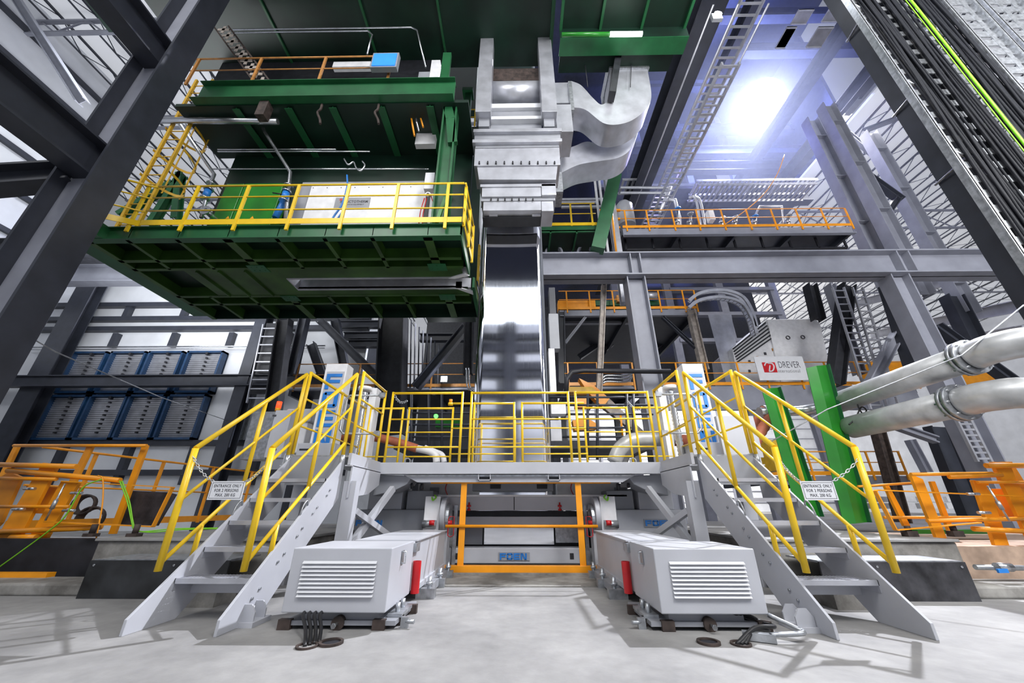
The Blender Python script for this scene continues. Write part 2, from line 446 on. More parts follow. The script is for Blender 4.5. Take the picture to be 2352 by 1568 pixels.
for k in range(18):
    cable(7.2+k*.021, 'cable', 'black cable in the dense bundle nearest the right column, left of the bare rungs', .016+.006*random.random(), 4.31+.03*(k % 3))
for k in range(14):
    cable(7.7+k*.027, 'cable', 'black cable in the bundle between the bare rungs and the lime cables', .016+.007*random.random(), 4.31+.03*(k % 3), grp='black power cables left of the lime cables')
for k in range(20):
    cable(8.19+k*.031+.01*random.random(), 'cable', 'black cable in the bundle right of the thick lime cable', .018+.01*random.random(), 4.30+.03*(k % 3), grp='black power cables right of the lime cables')
cable(8.13, 'lime', 'thick lime green cable on the right hand vertical tray', .022, 4.26, grp=None)
cable(8.03, 'lime', 'thin lime green cable left of the thick one on the tray', .009, 4.26, grp=None)
# ================================================================== LEFT / RIGHT MACHINE HOUSINGS
def housing(s, side, other):
    X = lambda v: XC + s*v
    def bx(m, a, b, y0, y1, z0, z1): return m.box(min(X(a), X(b)), max(X(a), X(b)), y0, y1, z0, z1)
    g = 'louvred machine covers either side of the centre aisle'
    r = T('machine_cover', 'grey sheet metal box with white louvres, on the %s of the centre aisle' % side, 'machine cover', (X(1.5), 3.9, .12), g)
    bx(MB(), 1.095, 1.931, 3.56, 4.28, .123, .577).build('cover', M['grey'], r, .008)
    if s < 0: pa, pb = pt(697, 1288, Y=3.55).x, pt(866, 1288, Y=3.55).x
    else: pa, pb = pt(1537, 1291, Y=3.55).x, pt(1709, 1291, Y=3.55).x
    zt_, zb_ = pt(780, 1288, Y=3.55).z, pt(780, 1374, Y=3.55).z
    n = 9; h = (zt_-zb_)/n
    proto = None
    for k in range(n):
        z = zt_-k*h
        if proto is None:
            q = MB().add([(pa, 3.557, z), (pb, 3.557, z), (pb+.0, 3.535, z-h*.62), (pa, 3.535, z-h*.62), (pa, 3.557, z-h*.72), (pb, 3.557, z-h*.72)],
                         [(0, 1, 2, 3), (3, 2, 5, 4), (0, 3, 4), (1, 5, 2)])
            proto = q.build('louver', M['sign'], r)
            base = proto.location.z
        else:
            c = proto.copy(); COL.objects.link(c); c.parent = r; c.location.z = base-k*h
    m = MB(); xi = X(1.095)-s*.004
    m.box(min(xi, xi-s*.004), max(xi, xi-s*.004), 3.86, 3.93, .42, .53)
    m.build('handle_plate', M['galv'], r)
    MB().tube([(xi-s*.0, 3.87, .43), (xi-s*.03, 3.88, .43), (xi-s*.03, 3.88, .52), (xi, 3.87, .52)], .006, 6).build('handle', M['chrome'], r)
    # long housing behind
    r = T('machine_housing', 'long flat grey housing running back behind the %s louvred box' % side, 'machine housing', (X(1.4), 5.2, .1), 'long grey housings behind the louvred boxes')
    bx(MB(), 1.11, 1.74, 4.285, 6.15, .13, .565).build('body', M['grey'], r, .006)
    bx(MB(), 1.09, 1.75, 4.4, 6.17, .565, .577).build('lid', M['grey'], r)
    bx(MB(), 1.085, 1.12, 4.45, 6.15, .10, .15).build('lower_lip', M['grey'], r)
    bx(MB(), 1.08, 1.11, 4.34, 4.5, .47, .55).build('latch', M['galv'], r)
    bx(MB(), 1.0, 1.3, 4.9, 6.1, .02, .10).build('foot_rail', M['grey_d'], r)
    for y in (4.75, 5.35, 5.95):
        bx(MB(), .93, 1.13, y-.05, y+.05, .0, .09).cyl((X(1.0), y, .06), (X(1.0), y, .2), .022).cyl((X(1.0), y, .12), (X(1.0), y, .15), .04, 6).build('adjusting_bolt', M['galv'], r)
    # base frame
    r = T('equipment_skid', 'dirty grey base frame with steel blocks under the %s louvred box' % side, 'machine base', (X(1.5), 3.9, 0), 'base frames under the louvred boxes')
    bx(MB(), 1.18, 1.78, 3.66, 4.3, .055, .125).build('plinth', M['grey_d'], r)
    bx(MB(), 1.02, 1.93, 3.62, 4.3, .028, .06).build('base_plate', M['grey_d'], r)
    for a, y in ((1.10, 3.60), (1.0, 3.74), (.97, 4.1), (1.86, 3.60)):
        bx(MB(), a, a+.1, y, y+.05, 0, .07).build('clamp_block', M['rust'], r)
    bx(MB(), .93, .99, 3.66, 3.7, .0, .075).cyl((X(.98), 3.68, .045), (X(.88), 3.66, .045), .015).build('side_bolt', M['galv'], r)
    bx(MB(), 1.0, 1.12, 3.72, 4.05, .06, .085).cyl((X(1.06), 3.8, .07), (X(1.06), 3.8, .15), .02).cyl((X(1.06), 3.95, .07), (X(1.06), 3.95, .15), .02).build('jacking_plate', M['galv'], r)
    c = V((X(1.48), 3.6, .045))
    MB().cyl(c, c+V((0, .05, 0)), .05, 20).build('stop_disc', M['rust'], r)
    MB().cyl(c-V((-.0, .06, 0)), c, .012, 6).cyl(c-V((0, .075, 0)), c-V((0, .055, 0)), .02, 6).build('stop_bolt', M['chrome'], r)
    # red pipe
    p = pt(952, 1362, X=XC-1.06) if s < 0 else pt(1444, 1362, X=XC+1.06)
    zt2 = pt(953, 1289, Y=p.y).z
    m = MB().tube([(p.x, p.y, max(0, p.z)), (p.x, p.y, zt2)], .042, 20, False).ring((p.x, p.y, zt2), (0, 0, 1), .042, .036, .01)
    tag(m.build('red_pipe', M['red']), 'upright bright red pipe beside the %s machine housing' % side, 'pipe')
housing(-1, 'left', 'right'); housing(1, 'right', 'left')
# floor rings and cables
for px, py, rr, lb in ((760, 1478, .085, 'round floor drain ring in front of the left louvred box'), (1628, 1477, .08, 'round floor drain ring in front of the right louvred box')):
    p = pt(px, py, Z=0)
    r = T('floor_drain', lb, 'drain', (p.x, p.y, 0))
    MB().ring((p.x, p.y, .008), (0, 0, 1), rr, rr-.02, .016).build('rim', M['rust'], r)
    MB().cyl((p.x, p.y, .001), (p.x, p.y, .006), rr-.02, 24).build('plug', M['dark'], r)
def smooth(pts, n=6):
    P = [V(p) for p in pts]; P = [P[0]*2-P[1]]+P+[P[-1]*2-P[-2]]; out = []
    for i in range(1, len(P)-2):
        for k in range(n):
            t = k/n; a, b, c, d = P[i-1:i+3]
            out.append(.5*((2*b)+(c-a)*t+(2*a-5*b+4*c-d)*t*t+(3*b-a-3*c+d)*t*t*t))
    out.append(P[-2]); return out
for k in range(4):
    a = V((-1.70+k*.045, 3.62, .13)); e = pt(700+k*11, 1485-k*3, Z=0)
    tag(MB().tube(smooth([a, a+V((0, -.09, -.01)), e.lerp(a, .45)+V((.0, -.02, .0)), e]), .013, 8).build('power_cable', M['black']), 'thick black cable dropping from the left louvred box into the floor', 'cable', 'black cables under the left box')
p = pt(705, 1485, Z=0)
tag(MB().ring((p.x, p.y, .006), (0, 0, 1), .075, .06, .012).build('floor_sleeve', M['rust']), 'rough floor opening where the left black cables enter', 'sleeve')
q = pt(1702, 1480, Z=0)
tag(MB().ring((q.x, q.y, .006), (0, 0, 1), .07, .055, .012).build('floor_sleeve', M['rust']), 'rough floor opening where the right black cables enter', 'sleeve')
for k in range(3):
    a = V((1.72+k*.03, 3.66, .12)); e = q+V((-.03+k*.03, 0, 0)); t = pt(1780-k*14, 1442+k*8, Y=3.5)
    tag(MB().tube(smooth([e, e.lerp(t, .5)+V((0, 0, .05)), t+V((0, 0, .01)), a+V((.15, .02, -.06)), a]), .014, 8).build('power_cable', M['black']), 'thick black cable looping from the floor to the right louvred box', 'cable', 'black cables under the right box')
a = pt(1765, 1412, Z=.12); b1 = pt(1845, 1450, Z=.06); b2 = pt(1770, 1458, Z=.05)
tag(MB().tube(smooth([a, a.lerp(b1, .8), b1, b1.lerp(b2, .2)-V((0, .03, 0)), b2]), .017, 10).build('bent_conduit', M['galv']), 'bent grey conduit at the foot of the right stair', 'pipe')
p = pt(1760, 1475, Z=0)
tag(MB().obox(p+V((-.13, .06, .03)), p+V((.06, -.03, .03)), .06, .05).build('cut_channel', M['galv']), 'short cut of steel channel on the floor beside the right black cables', 'channel')

# ================================================================== STAIRS
def chain(p, q, sag, label, n=14, rl=.02, wire=.0042):
    m = MB()
    for i in range(n):
        t0 = i/n; t1 = (i+1)/n
        f = lambda t: p.lerp(q, t) - V((0, 0, sag*4*t*(1-t)))
        a, b = f(t0), f(t1); d = (b-a); L_ = d.length*.68; d.normalize(); c = (a+b)/2
        side = d.cross(V((0, 1, 0)) if i % 2 else V((0, .3, 1))).normalized()
        ring = []
        for k in range(10):
            an = 2*math.pi*k/10
            ring.append(c + d*(L_*math.cos(an)) + side*(rl*.5*math.sin(an)))
        m.tube(ring, wire, 5, False, closed=True)
    return tag(m.build('hanging_chain', M['chrome']), label, 'chain')
def stair(s, side):
    X = lambda v: XC + s*v
    g = 'grey stairs with yellow handrails'
    XI, XO = 2.32, 3.04
    r = T('steel_staircase', 'grey steel staircase with yellow handrails on the %s' % side, 'staircase', (X(2.68), 3.42, 0), g)
    for xx in (XI, XO):
        poly = [(3.42, 0), (3.42, .105), (5.08, 1.49), (5.08, .99), (4.46, .48), (3.9, 0)]
        m = MB().prism([(X(xx)-.012, y, z) for y, z in poly], (.024, 0, 0))
        m.build('stringer', M['grey'], r, .003)
    m = MB()
    for y, z in ((3.75, .18), (3.83, .24), (4.02, .42), (4.1, .48), (4.27, .62), (4.34, .69), (4.5, .83), (4.57, .89), (4.75, 1.02), (4.8, 1.08)):
        xx = X(XI)-s*.012; m.cyl((xx, y, z), (xx-s*.012, y, z), .013, 6)
    m.build('bolts', M['galv'], r)
    a, b = sorted((X(XI)+s*.012, X(XO)-s*.012))
    for k in range(5):
        y = 3.76+.235*k; z = .325+.22*k
        t = MB().box(a, b, y, y+.018, z-.04, z).box(a, b, y+.222, y+.24, z-.035, z-.005)
        for j in range(8): t.box(a, b, y+.03+j*.026, y+.036+j*.026, z-.03, z-.004)
        nx = 22
        for j in range(nx): x = a+(b-a)*(j+.5)/nx; t.box(x-.003, x+.003, y+.018, y+.222, z-.03, z)
        t.box(a, a+.006, y, y+.24, z-.09, z).box(b-.006, b, y, y+.24, z-.09, z)
        t.build('tread', M['alu'], r)
    for y, z, hh in ((3.98, .30, .12), (4.52, .72, .12)):
        MB().box(a, b, y, y+.012, z-hh, z).build('cross_plate', M['grey'], r)
    # landing
    m = MB().box(min(a, b), max(a, b), 5.06, 5.08, 1.15, 1.50)
    m.build('landing_riser', M['grey_d'], r)
    for xx in (XI-.08, XO+.06):
        MB().box(X(xx)-.02, X(xx)+.02, 5.06, 6.17, 1.39, 1.545).box(X(xx)-.05, X(xx)+.05, 5.06, 6.17, 1.38, 1.395).build('landing_beam', M['grey'], r)
    MB().box(*sorted((X(2.24), X(3.1))), 5.08, 7.6, 1.495, 1.52).build('landing_floor', M['galv'], r)
    m = MB().prism([(X(2.2)-.01, y, z) for y, z in ((5.08, 1.39), (6.15, 1.39), (6.15, 1.2), (5.75, 1.06), (5.08, 1.0))], (.02, 0, 0))
    m.build('gusset_plate', M['grey'], r)
    # legs and braces
    MB().box(*sorted((X(2.12), X(2.28))), 5.1, 5.12, 0, 1.2).box(*sorted((X(2.12), X(2.14))), 5.12, 5.24, 0, 1.2).box(*sorted((X(2.26), X(2.28))), 5.12, 5.24, 0, 1.2).build('leg', M['grey'], r)
    MB().box(*sorted((X(2.95), X(3.1))), 5.4, 5.52, 0, 1.4).build('leg', M['grey'], r)
    MB().obox((X(2.15), 5.3, .45), (X(1.95), 6.1, 1.15), .07, .09).build('brace', M['grey'], r)
    MB().obox((X(2.15), 5.25, .85), (X(1.75), 6.3, .35), .07, .07).build('brace', M['grey'], r)
    # foot bracket
    p = pt(558, 1440, Z=0) if s < 0 else pt(1858, 1452, Z=0)
    q = MB().box(p.x-.09, p.x+.09, p.y-.03, p.y+.22, 0, .035)
    for dy in (0.0, .15):
        q.prism([(p.x-.075, p.y+dy, .03), (p.x-.075, p.y+dy, .10), (p.x-.035, p.y+dy, .155), (p.x+.03, p.y+dy, .155), (p.x+.07, p.y+dy, .10), (p.x+.07, p.y+dy, .03)], (0, .014, 0))
    q.cyl((p.x+.0, p.y+.08, .03), (p.x, p.y+.08, .13), .01, 8)
    q.build('foot_bracket', M['grey'], r)
    # lifting loops
    for xx in (XI, XO):
        pts = [V((X(xx), 4.33+.055*math.cos(t*math.pi/8)*1.0, .86+.0+.085*math.sin(t*math.pi/8)+.045*math.cos(t*math.pi/8))) for t in range(9)]
        MB().tube(pts, .009, 8).build('lifting_loop', M['galv'], r)
    # handrails
    for xx in (XI+.02, XO+.03):
        x = X(xx)
        zt_ = lambda y: 1.40+.835*(y-3.57)
        R_ = .024
        kn = V((x, 3.57, 1.40)); tp = V((x, 5.06, zt_(5.06))); tip = V((x, 3.60, .40))
        h = MB().tube([tp, kn], R_, 12).tube([kn, tip], R_*1.15, 12, rs=[R_*1.15, R_*1.15])
        h = h.build('handrail', M['yellow'], r)
        MB().tube([(x, 3.6, .46), (x, 5.06, 1.68)], .019, 10).build('lower_rail', M['yellow'], r)
        MB().tube([(x, 3.59, .95), (x, 5.06, 2.16)], .015, 10).build('middle_rail', M['yellow'], r)
        MB().tube([tp, (x, 5.06, 1.52)], .024, 12).build('post', M['yellow'], r)
        MB().tube([(x, 4.36, zt_(4.36)), (x, 4.36, 1.07)], .022, 12).build('post', M['yellow'], r)
        MB().tube([(x, 3.93, .74), (x, 3.93, .46)], .022, 12).build('post_stub', M['yellow'], r)
        MB().cyl((x, 3.93, .46), (x, 3.93, .27), .029, 14).cyl((x, 5.06, 1.52), (x, 5.06, 1.36), .029, 14).build('socket', M['galv'], r)
    # sign on chain
    if s < 0: kn1, s1, s2, kn2 = (443, 1045), (489, 1104), (565, 1108), (640, 1066)
    else: kn1, s1, s2, kn2 = (1762, 1052), (1836, 1107), (1912, 1105), (1953, 1058)
    Y0 = 3.56
    A, B, C_, D_ = [pt(*q, Y=Y0) for q in (kn1, s1, s2, kn2)]
    k1, k2 = (X(XO+.03), X(XI+.02)) if s < 0 else (X(XI+.02), X(XO+.03))
    A.x = k1; D_.x = k2; A.z = max(A.z, 1.3); D_.z = 1.3 if s > 0 else D_.z
    zz = (B.z+C_.z)/2; cx = (B.x+C_.x)/2; hw = abs(C_.x-B.x)/2; hh = .078
    chain(A, V((cx-hw+.01, Y0, zz)), .03, 'steel chain holding the entrance sign at the %s stair, left half' % side, 12)
    chain(V((cx+hw-.01, Y0, zz)), D_, .02, 'steel chain holding the entrance sign at the %s stair, right half' % side, 10)
    sg = T('entrance_sign', 'white ENTRANCE ONLY sign hanging on a chain at the %s stair' % side, 'sign', (cx, Y0, zz-hh), 'entrance signs on the stair chains')
    MB().box(cx-hw, cx+hw, Y0-.006, Y0-.002, zz-2*hh+.005, zz+.005).build('plate', M['sign'], sg)
    m = MB(); x0, x1, z0_, z1_ = cx-hw+.012, cx+hw-.012, zz-2*hh+.017, zz-.007; w = .0025
    m.box(x0, x1, Y0-.0075, Y0-.006, z0_, z0_+w).box(x0, x1, Y0-.0075, Y0-.006, z1_-w, z1_).box(x0, x0+w, Y0-.0075, Y0-.006, z0_, z1_).box(x1-w, x1, Y0-.0075, Y0-.006, z0_, z1_)
    m.build('border', M['ink'], sg)
    for i, tx in enumerate(('ENTRANCE ONLY', 'FOR 2 PERSONS', 'MAX. 200 KG')):
        text(tx, .036, (cx, Y0-.007, zz-.036-i*.038), M['ink'], sg, 'lettering', .78, .0008, sp=1.12)
stair(-1, 'left'); stair(1, 'right')

# ================================================================== PLATFORM
def platform():
    r = T('work_platform', 'grey steel bridge platform across the middle of the machine', 'platform', (.05, 6.5, 1.37))
    MB().box(-2.26, 2.39, 6.15, 6.22, 1.372, 1.537).box(-2.26, 2.39, 6.15, 6.3, 1.365, 1.375).build('front_beam', M['grey'], r, .004)
    MB().box(-2.26, 2.39, 6.22, 7.3, 1.49, 1.52).box(-2.26, -.95, 7.3, 9.4, 1.49, 1.52).box(.95, 2.39, 7.3, 9.4, 1.49, 1.52).build('deck', M['grey_d'], r)
    pl = [pt(*q, Y=6.24) for q in ((925, 1089), (1462, 1089), (1430, 1107), (958, 1107))]
    MB().prism(pl, (0, .4, 0)).build('under_panel', M['grey'], r)
    MB().box(*sorted((pt(935, 1092, Y=6.2).x, pt(1450, 1092, Y=6.2).x)), 6.2, 6.24, pt(1176, 1094, Y=6.2).z, pt(1176, 1090, Y=6.2).z).build('edge_strip', M['galv'], r)
    for a in (1099, 1258):
        p, q = pt(a, 1087, Y=6.2), pt(a+28, 1103, Y=6.2)
        m = MB(); t = .012
        m.box(p.x, q.x, 6.17, 6.3, q.z, q.z+t).box(p.x, q.x, 6.17, 6.3, p.z-t, p.z).box(p.x, p.x+t, 6.17, 6.3, q.z, p.z).box(q.x-t, q.x, 6.17, 6.3, q.z, p.z)
        m.build('fork_pocket', M['grey'], r)
        MB().box(p.x+t, q.x-t, 6.225, 6.235, q.z+t, p.z-t).build('pocket_shadow_gap', M['dark'], r)
    for s in (-1, 1):
        X = lambda v: XC+s*v
        pl = [V((X(a), 6.3, z)) for a, z in ((2.3, 1.37), (1.72, 1.34), (1.8, 1.22), (2.0, 1.12), (2.32, 1.05))]
        MB().prism(pl, (0, .5, 0)).build('tapered_bracket', M['grey_d'], r, .01)
        MB().cyl((X(1.62), 6.5, 1.19), (X(1.58), 6.5, 1.19), .055, 18).cyl((X(1.78), 6.5, 1.21), (X(1.75), 6.5, 1.21), .04, 18).build('guide_wheel', M['dark'], r)
    p = pt(1452, 1042, Y=6.3); 
    for xx in (p.x, -p.x+.07):
        MB().ring((xx, 6.3, 1.57), (0, 1, 0), .055, .04, .02).build('lifting_eye', M['galv'], r)
platform()
def guard(label, x0, x1, y, zs, posts, zb=1.52, mt='yellow', R_=.021, group=None, name='guardrail'):
    r = T(name, label, 'guardrail', ((x0+x1)/2, y, zb), group)
    zt = zs[0]
    MB().tube([(x0, y, zt), (x1, y, zt)], R_, 12).build('top_rail', M[mt], r)
    for z in zs[1:]: MB().tube([(x0, y, z), (x1, y, z)], R_*.62, 8).build('middle_rail', M[mt], r)
    for x in posts: MB().tube([(x, y, zb), (x, y, zt+R_)], R_, 12).build('post', M[mt], r)
    return r
Yr = 6.2
def X6(px, Y=Yr, py=1000): return pt(px, py, Y=Y).x
zz = [pt(1176, q, Y=Yr).z for q in (902, 962, 1026)]
gp = 'yellow rails along the front of the platform'
guard('yellow guardrail panel on the front platform edge, left of the strip', X6(903, py=900), X6(1064, py=900), Yr, zz, [X6(904, py=900), X6(1063, py=900)], group=gp)
guard('yellow guardrail panel on the front platform edge, directly before the strip', X6(1083, py=900), X6(1305, py=900), Yr, zz, [X6(1084, py=900), X6(1304, py=900)], group=gp)
guard('yellow guardrail panel on the front platform edge, right of the strip', X6(1320, py=900), X6(1487, py=900), Yr, zz, [X6(1321, py=900), X6(1486, py=900)], group=gp)
Y2 = 6.9
z2 = [pt(1176, q, Y=Y2).z for q in (926, 983, 1042)]
g2 = 'yellow inner gates before the strip'
guard('lower yellow gate just before the strip, left one', X6(1040, Y2, 926), X6(1183, Y2, 926), Y2, z2, [X6(1181, Y2, 926), X6(1090, Y2, 926)], group=g2)
guard('lower yellow gate just before the strip, right one', X6(1197, Y2, 926), X6(1341, Y2, 926), Y2, z2, [X6(1199, Y2, 926)], group=g2)
Y3 = 7.26
z3 = [pt(1176, q, Y=Y3).z for q in (937, 992, 1048)]
guard('yellow rear guardrail with its post near the amber lamp, left of the strip', X6(938, Y3, 937), X6(1043, Y3, 937), Y3, z3, [X6(941, Y3, 937), X6(1041, Y3, 937)], group='yellow rear rails')
guard('yellow rear guardrail right of the strip', X6(1338, Y3, 937), X6(1441, Y3, 937), Y3, z3, [X6(1340, Y3, 937), X6(1439, Y3, 937)], group='yellow rear rails')
guard('short yellow rail between the left landing and the rear guardrail', X6(852, Y3, 937), X6(929, Y3, 937), Y3, z3, [X6(853, Y3, 937), X6(927, Y3, 937)], group='yellow rear rails')
guard('short yellow rail between the right landing and the rear guardrail', X6(1453, Y3, 937), X6(1530, Y3, 937), Y3, z3, [X6(1455, Y3, 937), X6(1529, Y3, 937)], group='yellow rear rails')
for s, sd in ((-1, 'left'), (1, 'right')):
    x = XC+s*2.27
    r = T('guardrail', 'yellow side rail of the %s landing facing the aisle' % sd, 'guardrail', (x, 5.6, 1.54), 'landing side rails')
    MB().tube([(x, 5.12, 2.68), (x, 6.1, 2.68)], .022, 12).build('top_rail', M['yellow'], r)
    for z in (2.3, 1.92): MB().tube([(x, 5.12, z), (x, 6.1, z)], .014, 8).build('middle_rail', M['yellow'], r)
    for y in (5.12, 6.1): MB().tube([(x, y, 1.54), (x, y, 2.7)], .022, 12).build('post', M['yellow'], r)
    x = XC+s*3.05
    r = T('guardrail', 'yellow outer rail of the %s landing running to the back' % sd, 'guardrail', (x, 6.2, 1.54), 'landing outer rails')
    MB().tube([(x, 5.12, 2.68), (x, 7.26, 2.68)], .022, 12).build('top_rail', M['yellow'], r)
    for z in (2.3, 1.92): MB().tube([(x, 5.12, z), (x, 7.26, z)], .014, 8).build('middle_rail', M['yellow'], r)
    for y in (5.12, 6.2, 7.26): MB().tube([(x, y, 1.54), (x, y, 2.7)], .022, 12).build('post', M['yellow'], r)
    # swing gate loop
    A = XC+s*2.32; B = XC+s*2.32
    q = [(s*-.0+A, 6.1, 2.62), (A+s*.55, 6.1, 2.62), (A+s*.62, 6.1, 2.55), (A+s*.62, 6.1, 2.05), (A+s*.55, 6.1, 1.98), (A, 6.1, 1.98)]
    r = T('swing_gate', 'galvanised rounded swing gate on the %s landing' % sd, 'gate', (A, 6.1, 1.98), 'landing swing gates')
    MB().tube(q, .018, 8).build('loop', M['galv'], r)
    MB().box(A-.04, A+.06, 6.06, 6.14, 2.58, 2.66).build('hinge', M['galv'], r)
    MB().box(A-.04, A+.06, 6.06, 6.14, 1.94, 2.02).build('hinge', M['galv'], r)
# FOEN pillars
def letters(m, ch, x, y, z, w, h, t=.01, st=.2, sy=.19):
    """block capitals in the XZ plane facing -Y"""
    a = w*st; b = h*sy
    B = lambda x0, x1, z0, z1: m.box(x+x0, x+x1, y-t, y, z+z0, z+z1)
    if ch in 'FE':
        B(0, a, 0, h); B(a, w, h-b, h); B(a, w*.92, h*.5-b/2, h*.5+b/2)
        if ch == 'E': B(a, w, 0, b)
    elif ch == 'O':
        c = b*.5
        B(c, w-c, h-b, h); B(c, w-c, 0, b); B(0, a, c, h-c); B(w-a, w, c, h-c); B(c*.4, a, b*.3, c+.001); B(w-a, w-c*.4, b*.3, c+.001)
        B(c*.4, a, h-c, h-b*.3); B(w-a, w-c*.4, h-c, h-b*.3)
    elif ch == 'N':
        B(0, a, 0, h); B(w-a, w, 0, h)
        m.prism([(x+a*.5, y-t, z+h), (x+a*1.5, y-t, z+h), (x+w-a*.5, y-t, z), (x+w-a*1.5, y-t, z)], (0, t, 0))
for s, sd, p0, p1 in ((-1, 'left', (750, 835), (799, 835)), (1, 'right', (1566, 835), (1613, 835))):
    Yp = 6.95
    a, b = pt(*p0, Y=Yp), pt(*p1, Y=Yp); zt_ = a.z
    r = T('logo_pillar', 'tall pale pillar with blue stacked lettering beside the %s stair' % sd, 'pillar', ((a.x+b.x)/2, Yp, 1.5), 'lettered pillars')
    MB().box(a.x, b.x, Yp, Yp+.3, 1.5, zt_).build('body', M['white'], r, .012)
    MB().box(a.x+.05, b.x-.03, Yp-.006, Yp, 1.75, zt_-.17).build('panel', M['grey'], r)
    w = b.x-a.x-.11
    m = MB(); zc_ = zt_-.22
    for ch in 'FOEN':
        letters(m, ch, a.x+.07, Yp-.006, zc_-.31, w-.02, .31, .012, .24, .2); zc_ -= .365
    m.build('lettering', M['blue'], r)
    MB().box(*sorted((a.x-.15, b.x+.1)), Yp-.1, Yp+.4, 1.5, 1.95).build('pedestal', M['grey'], r, .01)
    for dz in (.2, .32): MB().box(a.x-.1, a.x+.12, Yp-.106, Yp-.1, 1.5+dz, 1.53+dz).build('vent_slot', M['dark'], r)
    # corrugated actuator beside it
    xa = pt(838, 900, Y=7.2).x if s < 0 else pt(1540, 900, Y=7.2).x
    r = T('bellows_cylinder', 'ribbed metal bellows cylinder beside the %s lettered pillar' % sd, 'cylinder', (xa, 7.2, 1.5), 'bellows cylinders')
    zz_ = [1.5+k*.035 for k in range(44)]
    MB().tube([(xa, 7.2, z) for z in zz_], .06, 14, True, [.055 if k % 2 else .07 for k in range(44)]).build('bellows', M['chrome'], r)
    MB().box(xa+s*-.22, xa+s*-.08, 7.25, 7.5, 1.5, 3.1).build('guide', M['white'], r) if s > 0 else MB().box(xa+.08, xa+.22, 7.25, 7.5, 1.5, 3.1).build('guide', M['white'], r)
    MB().cyl((xa, 7.2, 3.03), (xa, 7.2, 3.1), .13, 16).build('cap', M['white'], r)
# ================================================================== STRIP
a, b = pt(1086, 1060, Y=7.5), pt(1262, 1060, Y=7.5)
Xs0, Xs1 = (a.x-.02), (b.x+.03)
m = MB(); n = 10
vs = []; 
for k in range(n+1):
    x = Xs0+(Xs1-Xs0)*k/n; y = 7.5+.012*math.sin(math.pi*k/n)
    vs += [(x, y, .5), (x, y, 14.2), (x, y+.004, .5), (x, y+.004, 14.2)]
fs = []
for k in range(n):
    i = 4*k; fs += [(i, i+4, i+5, i+1), (i+2, i+3, i+7, i+6)]
fs += [(0, 1, 3, 2), (4*n, 4*n+2, 4*n+3, 4*n+1)]
m.add(vs, fs, True)
tag(m.build('metal_strip', M['strip']), 'tall mirror bright metal strip running up through the centre', 'metal strip')
# ================================================================== ORANGE BARRIER
def barrier():
    Yb = 6.3
    r = T('orange_barrier', 'orange barrier frame standing before the machine in the centre aisle', 'barrier', (.05, Yb, 0))
    zt_ = pt(1176, 1107, Y=Yb).z; zmid = pt(1176, 1208, Y=Yb).z
    x0, x1 = pt(1018, 1310, Y=Yb).x, pt(1380, 1310, Y=Yb).x
    MB().box(x0, x1, Yb-.05, Yb+.05, 0, .11).build('base_beam', M['orange'], r, .004)
    MB().tube([(pt(990, 1107, Y=Yb).x, Yb, zt_), (pt(1402, 1107, Y=Yb).x, Yb, zt_)], .022, 12).build('top_rail', M['orange'], r)
    MB().tube([(pt(1024, 1208, Y=Yb).x, Yb-.03, zmid), (pt(1372, 1208, Y=Yb).x, Yb-.03, zmid)], .022, 12).build('middle_rail', M['orange'], r)
    for px in (1062, 1333):
        x = pt(px, 1200, Y=Yb).x; MB().box(x-.045, x+.045, Yb-.012, Yb+.012, .11, zt_).build('post', M['orange'], r)
barrier()
struct(MB().box(-1.15, 1.25, 5.35, 6.15, 0, .012).box(-1.1, 1.2, 6.15, 6.22, 0, .03).build('trim_13', M['concrete']))
# ================================================================== CENTRE MACHINE
def P2(px0, py0, px1, py1, Y):
    a, b = pt(px0, py0, Y=Y), pt(px1, py1, Y=Y); return min(a.x, b.x), max(a.x, b.x), min(a.z, b.z), max(a.z, b.z)
def fb(m, px0, py0, px1, py1, Y, d=.2, cx=None):
    """box whose front face covers the given photo rectangle at depth Y"""
    a = pt(px0, py0, Y=Y); b = pt(px1, py1, Y=Y)
    cxl = pt(px0, (py0+py1)/2, Y=Y).x; cxr = pt(px1, (py0+py1)/2, Y=Y).x
    return m.box(min(cxl, cxr), max(cxl, cxr), Y, Y+d, min(a.z, b.z), max(a.z, b.z))
r = T('coating_machine', 'grey machine with long crossbeams and a blue logo plate behind the orange barrier', 'machine', (.05, 7.3, 0))
fb(MB(), 1006, 1140, 1440, 1172, 7.0, .35).build('upper_crossbeam', M['grey'], r, .006)
fb(MB(), 1006, 1136, 1440, 1140, 6.95, .5).build('upper_ledge', M['white'], r)
fb(MB(), 1180, 1141, 1182, 1171, 6.995, .01).build('joint', M['dark'], r)
fb(MB(), 1060, 1173, 1380, 1186, 7.3, .1).build('dark_slot', M['dark'], r)
fb(MB(), 1020, 1186, 1420, 1208, 7.15, .3).build('lower_crossbeam', M['grey'], r, .005)
fb(MB(), 1040, 1208, 1390, 1258, 7.45, .05).build('back_panel', M['dark'], r)
fb(MB(), 1112, 1211, 1272, 1250, 7.38, .02).build('bright_sheet', M['strip'], r)
fb(MB(), 1068, 1211, 1108, 1250, 7.4, .02).build('side_sheet', M['grey_d'], r)
fb(MB(), 1276, 1212, 1330, 1246, 7.36, .03).build('foil_scrap', M['galv'], r)
fb(MB(), 1024, 1258, 1346, 1294, 7.0, .3).build('base_beam', M['grey'], r, .01)
for a, b in ((1046, 1053), (1309, 1318)): fb(MB(), a, 1270, b, 1284, 6.995, .01).build('slot', M['dark'], r)
pl = fb(MB(), 1145, 1268, 1217, 1287, 6.985, .012).build('logo_plate', M['grey_d'], r)
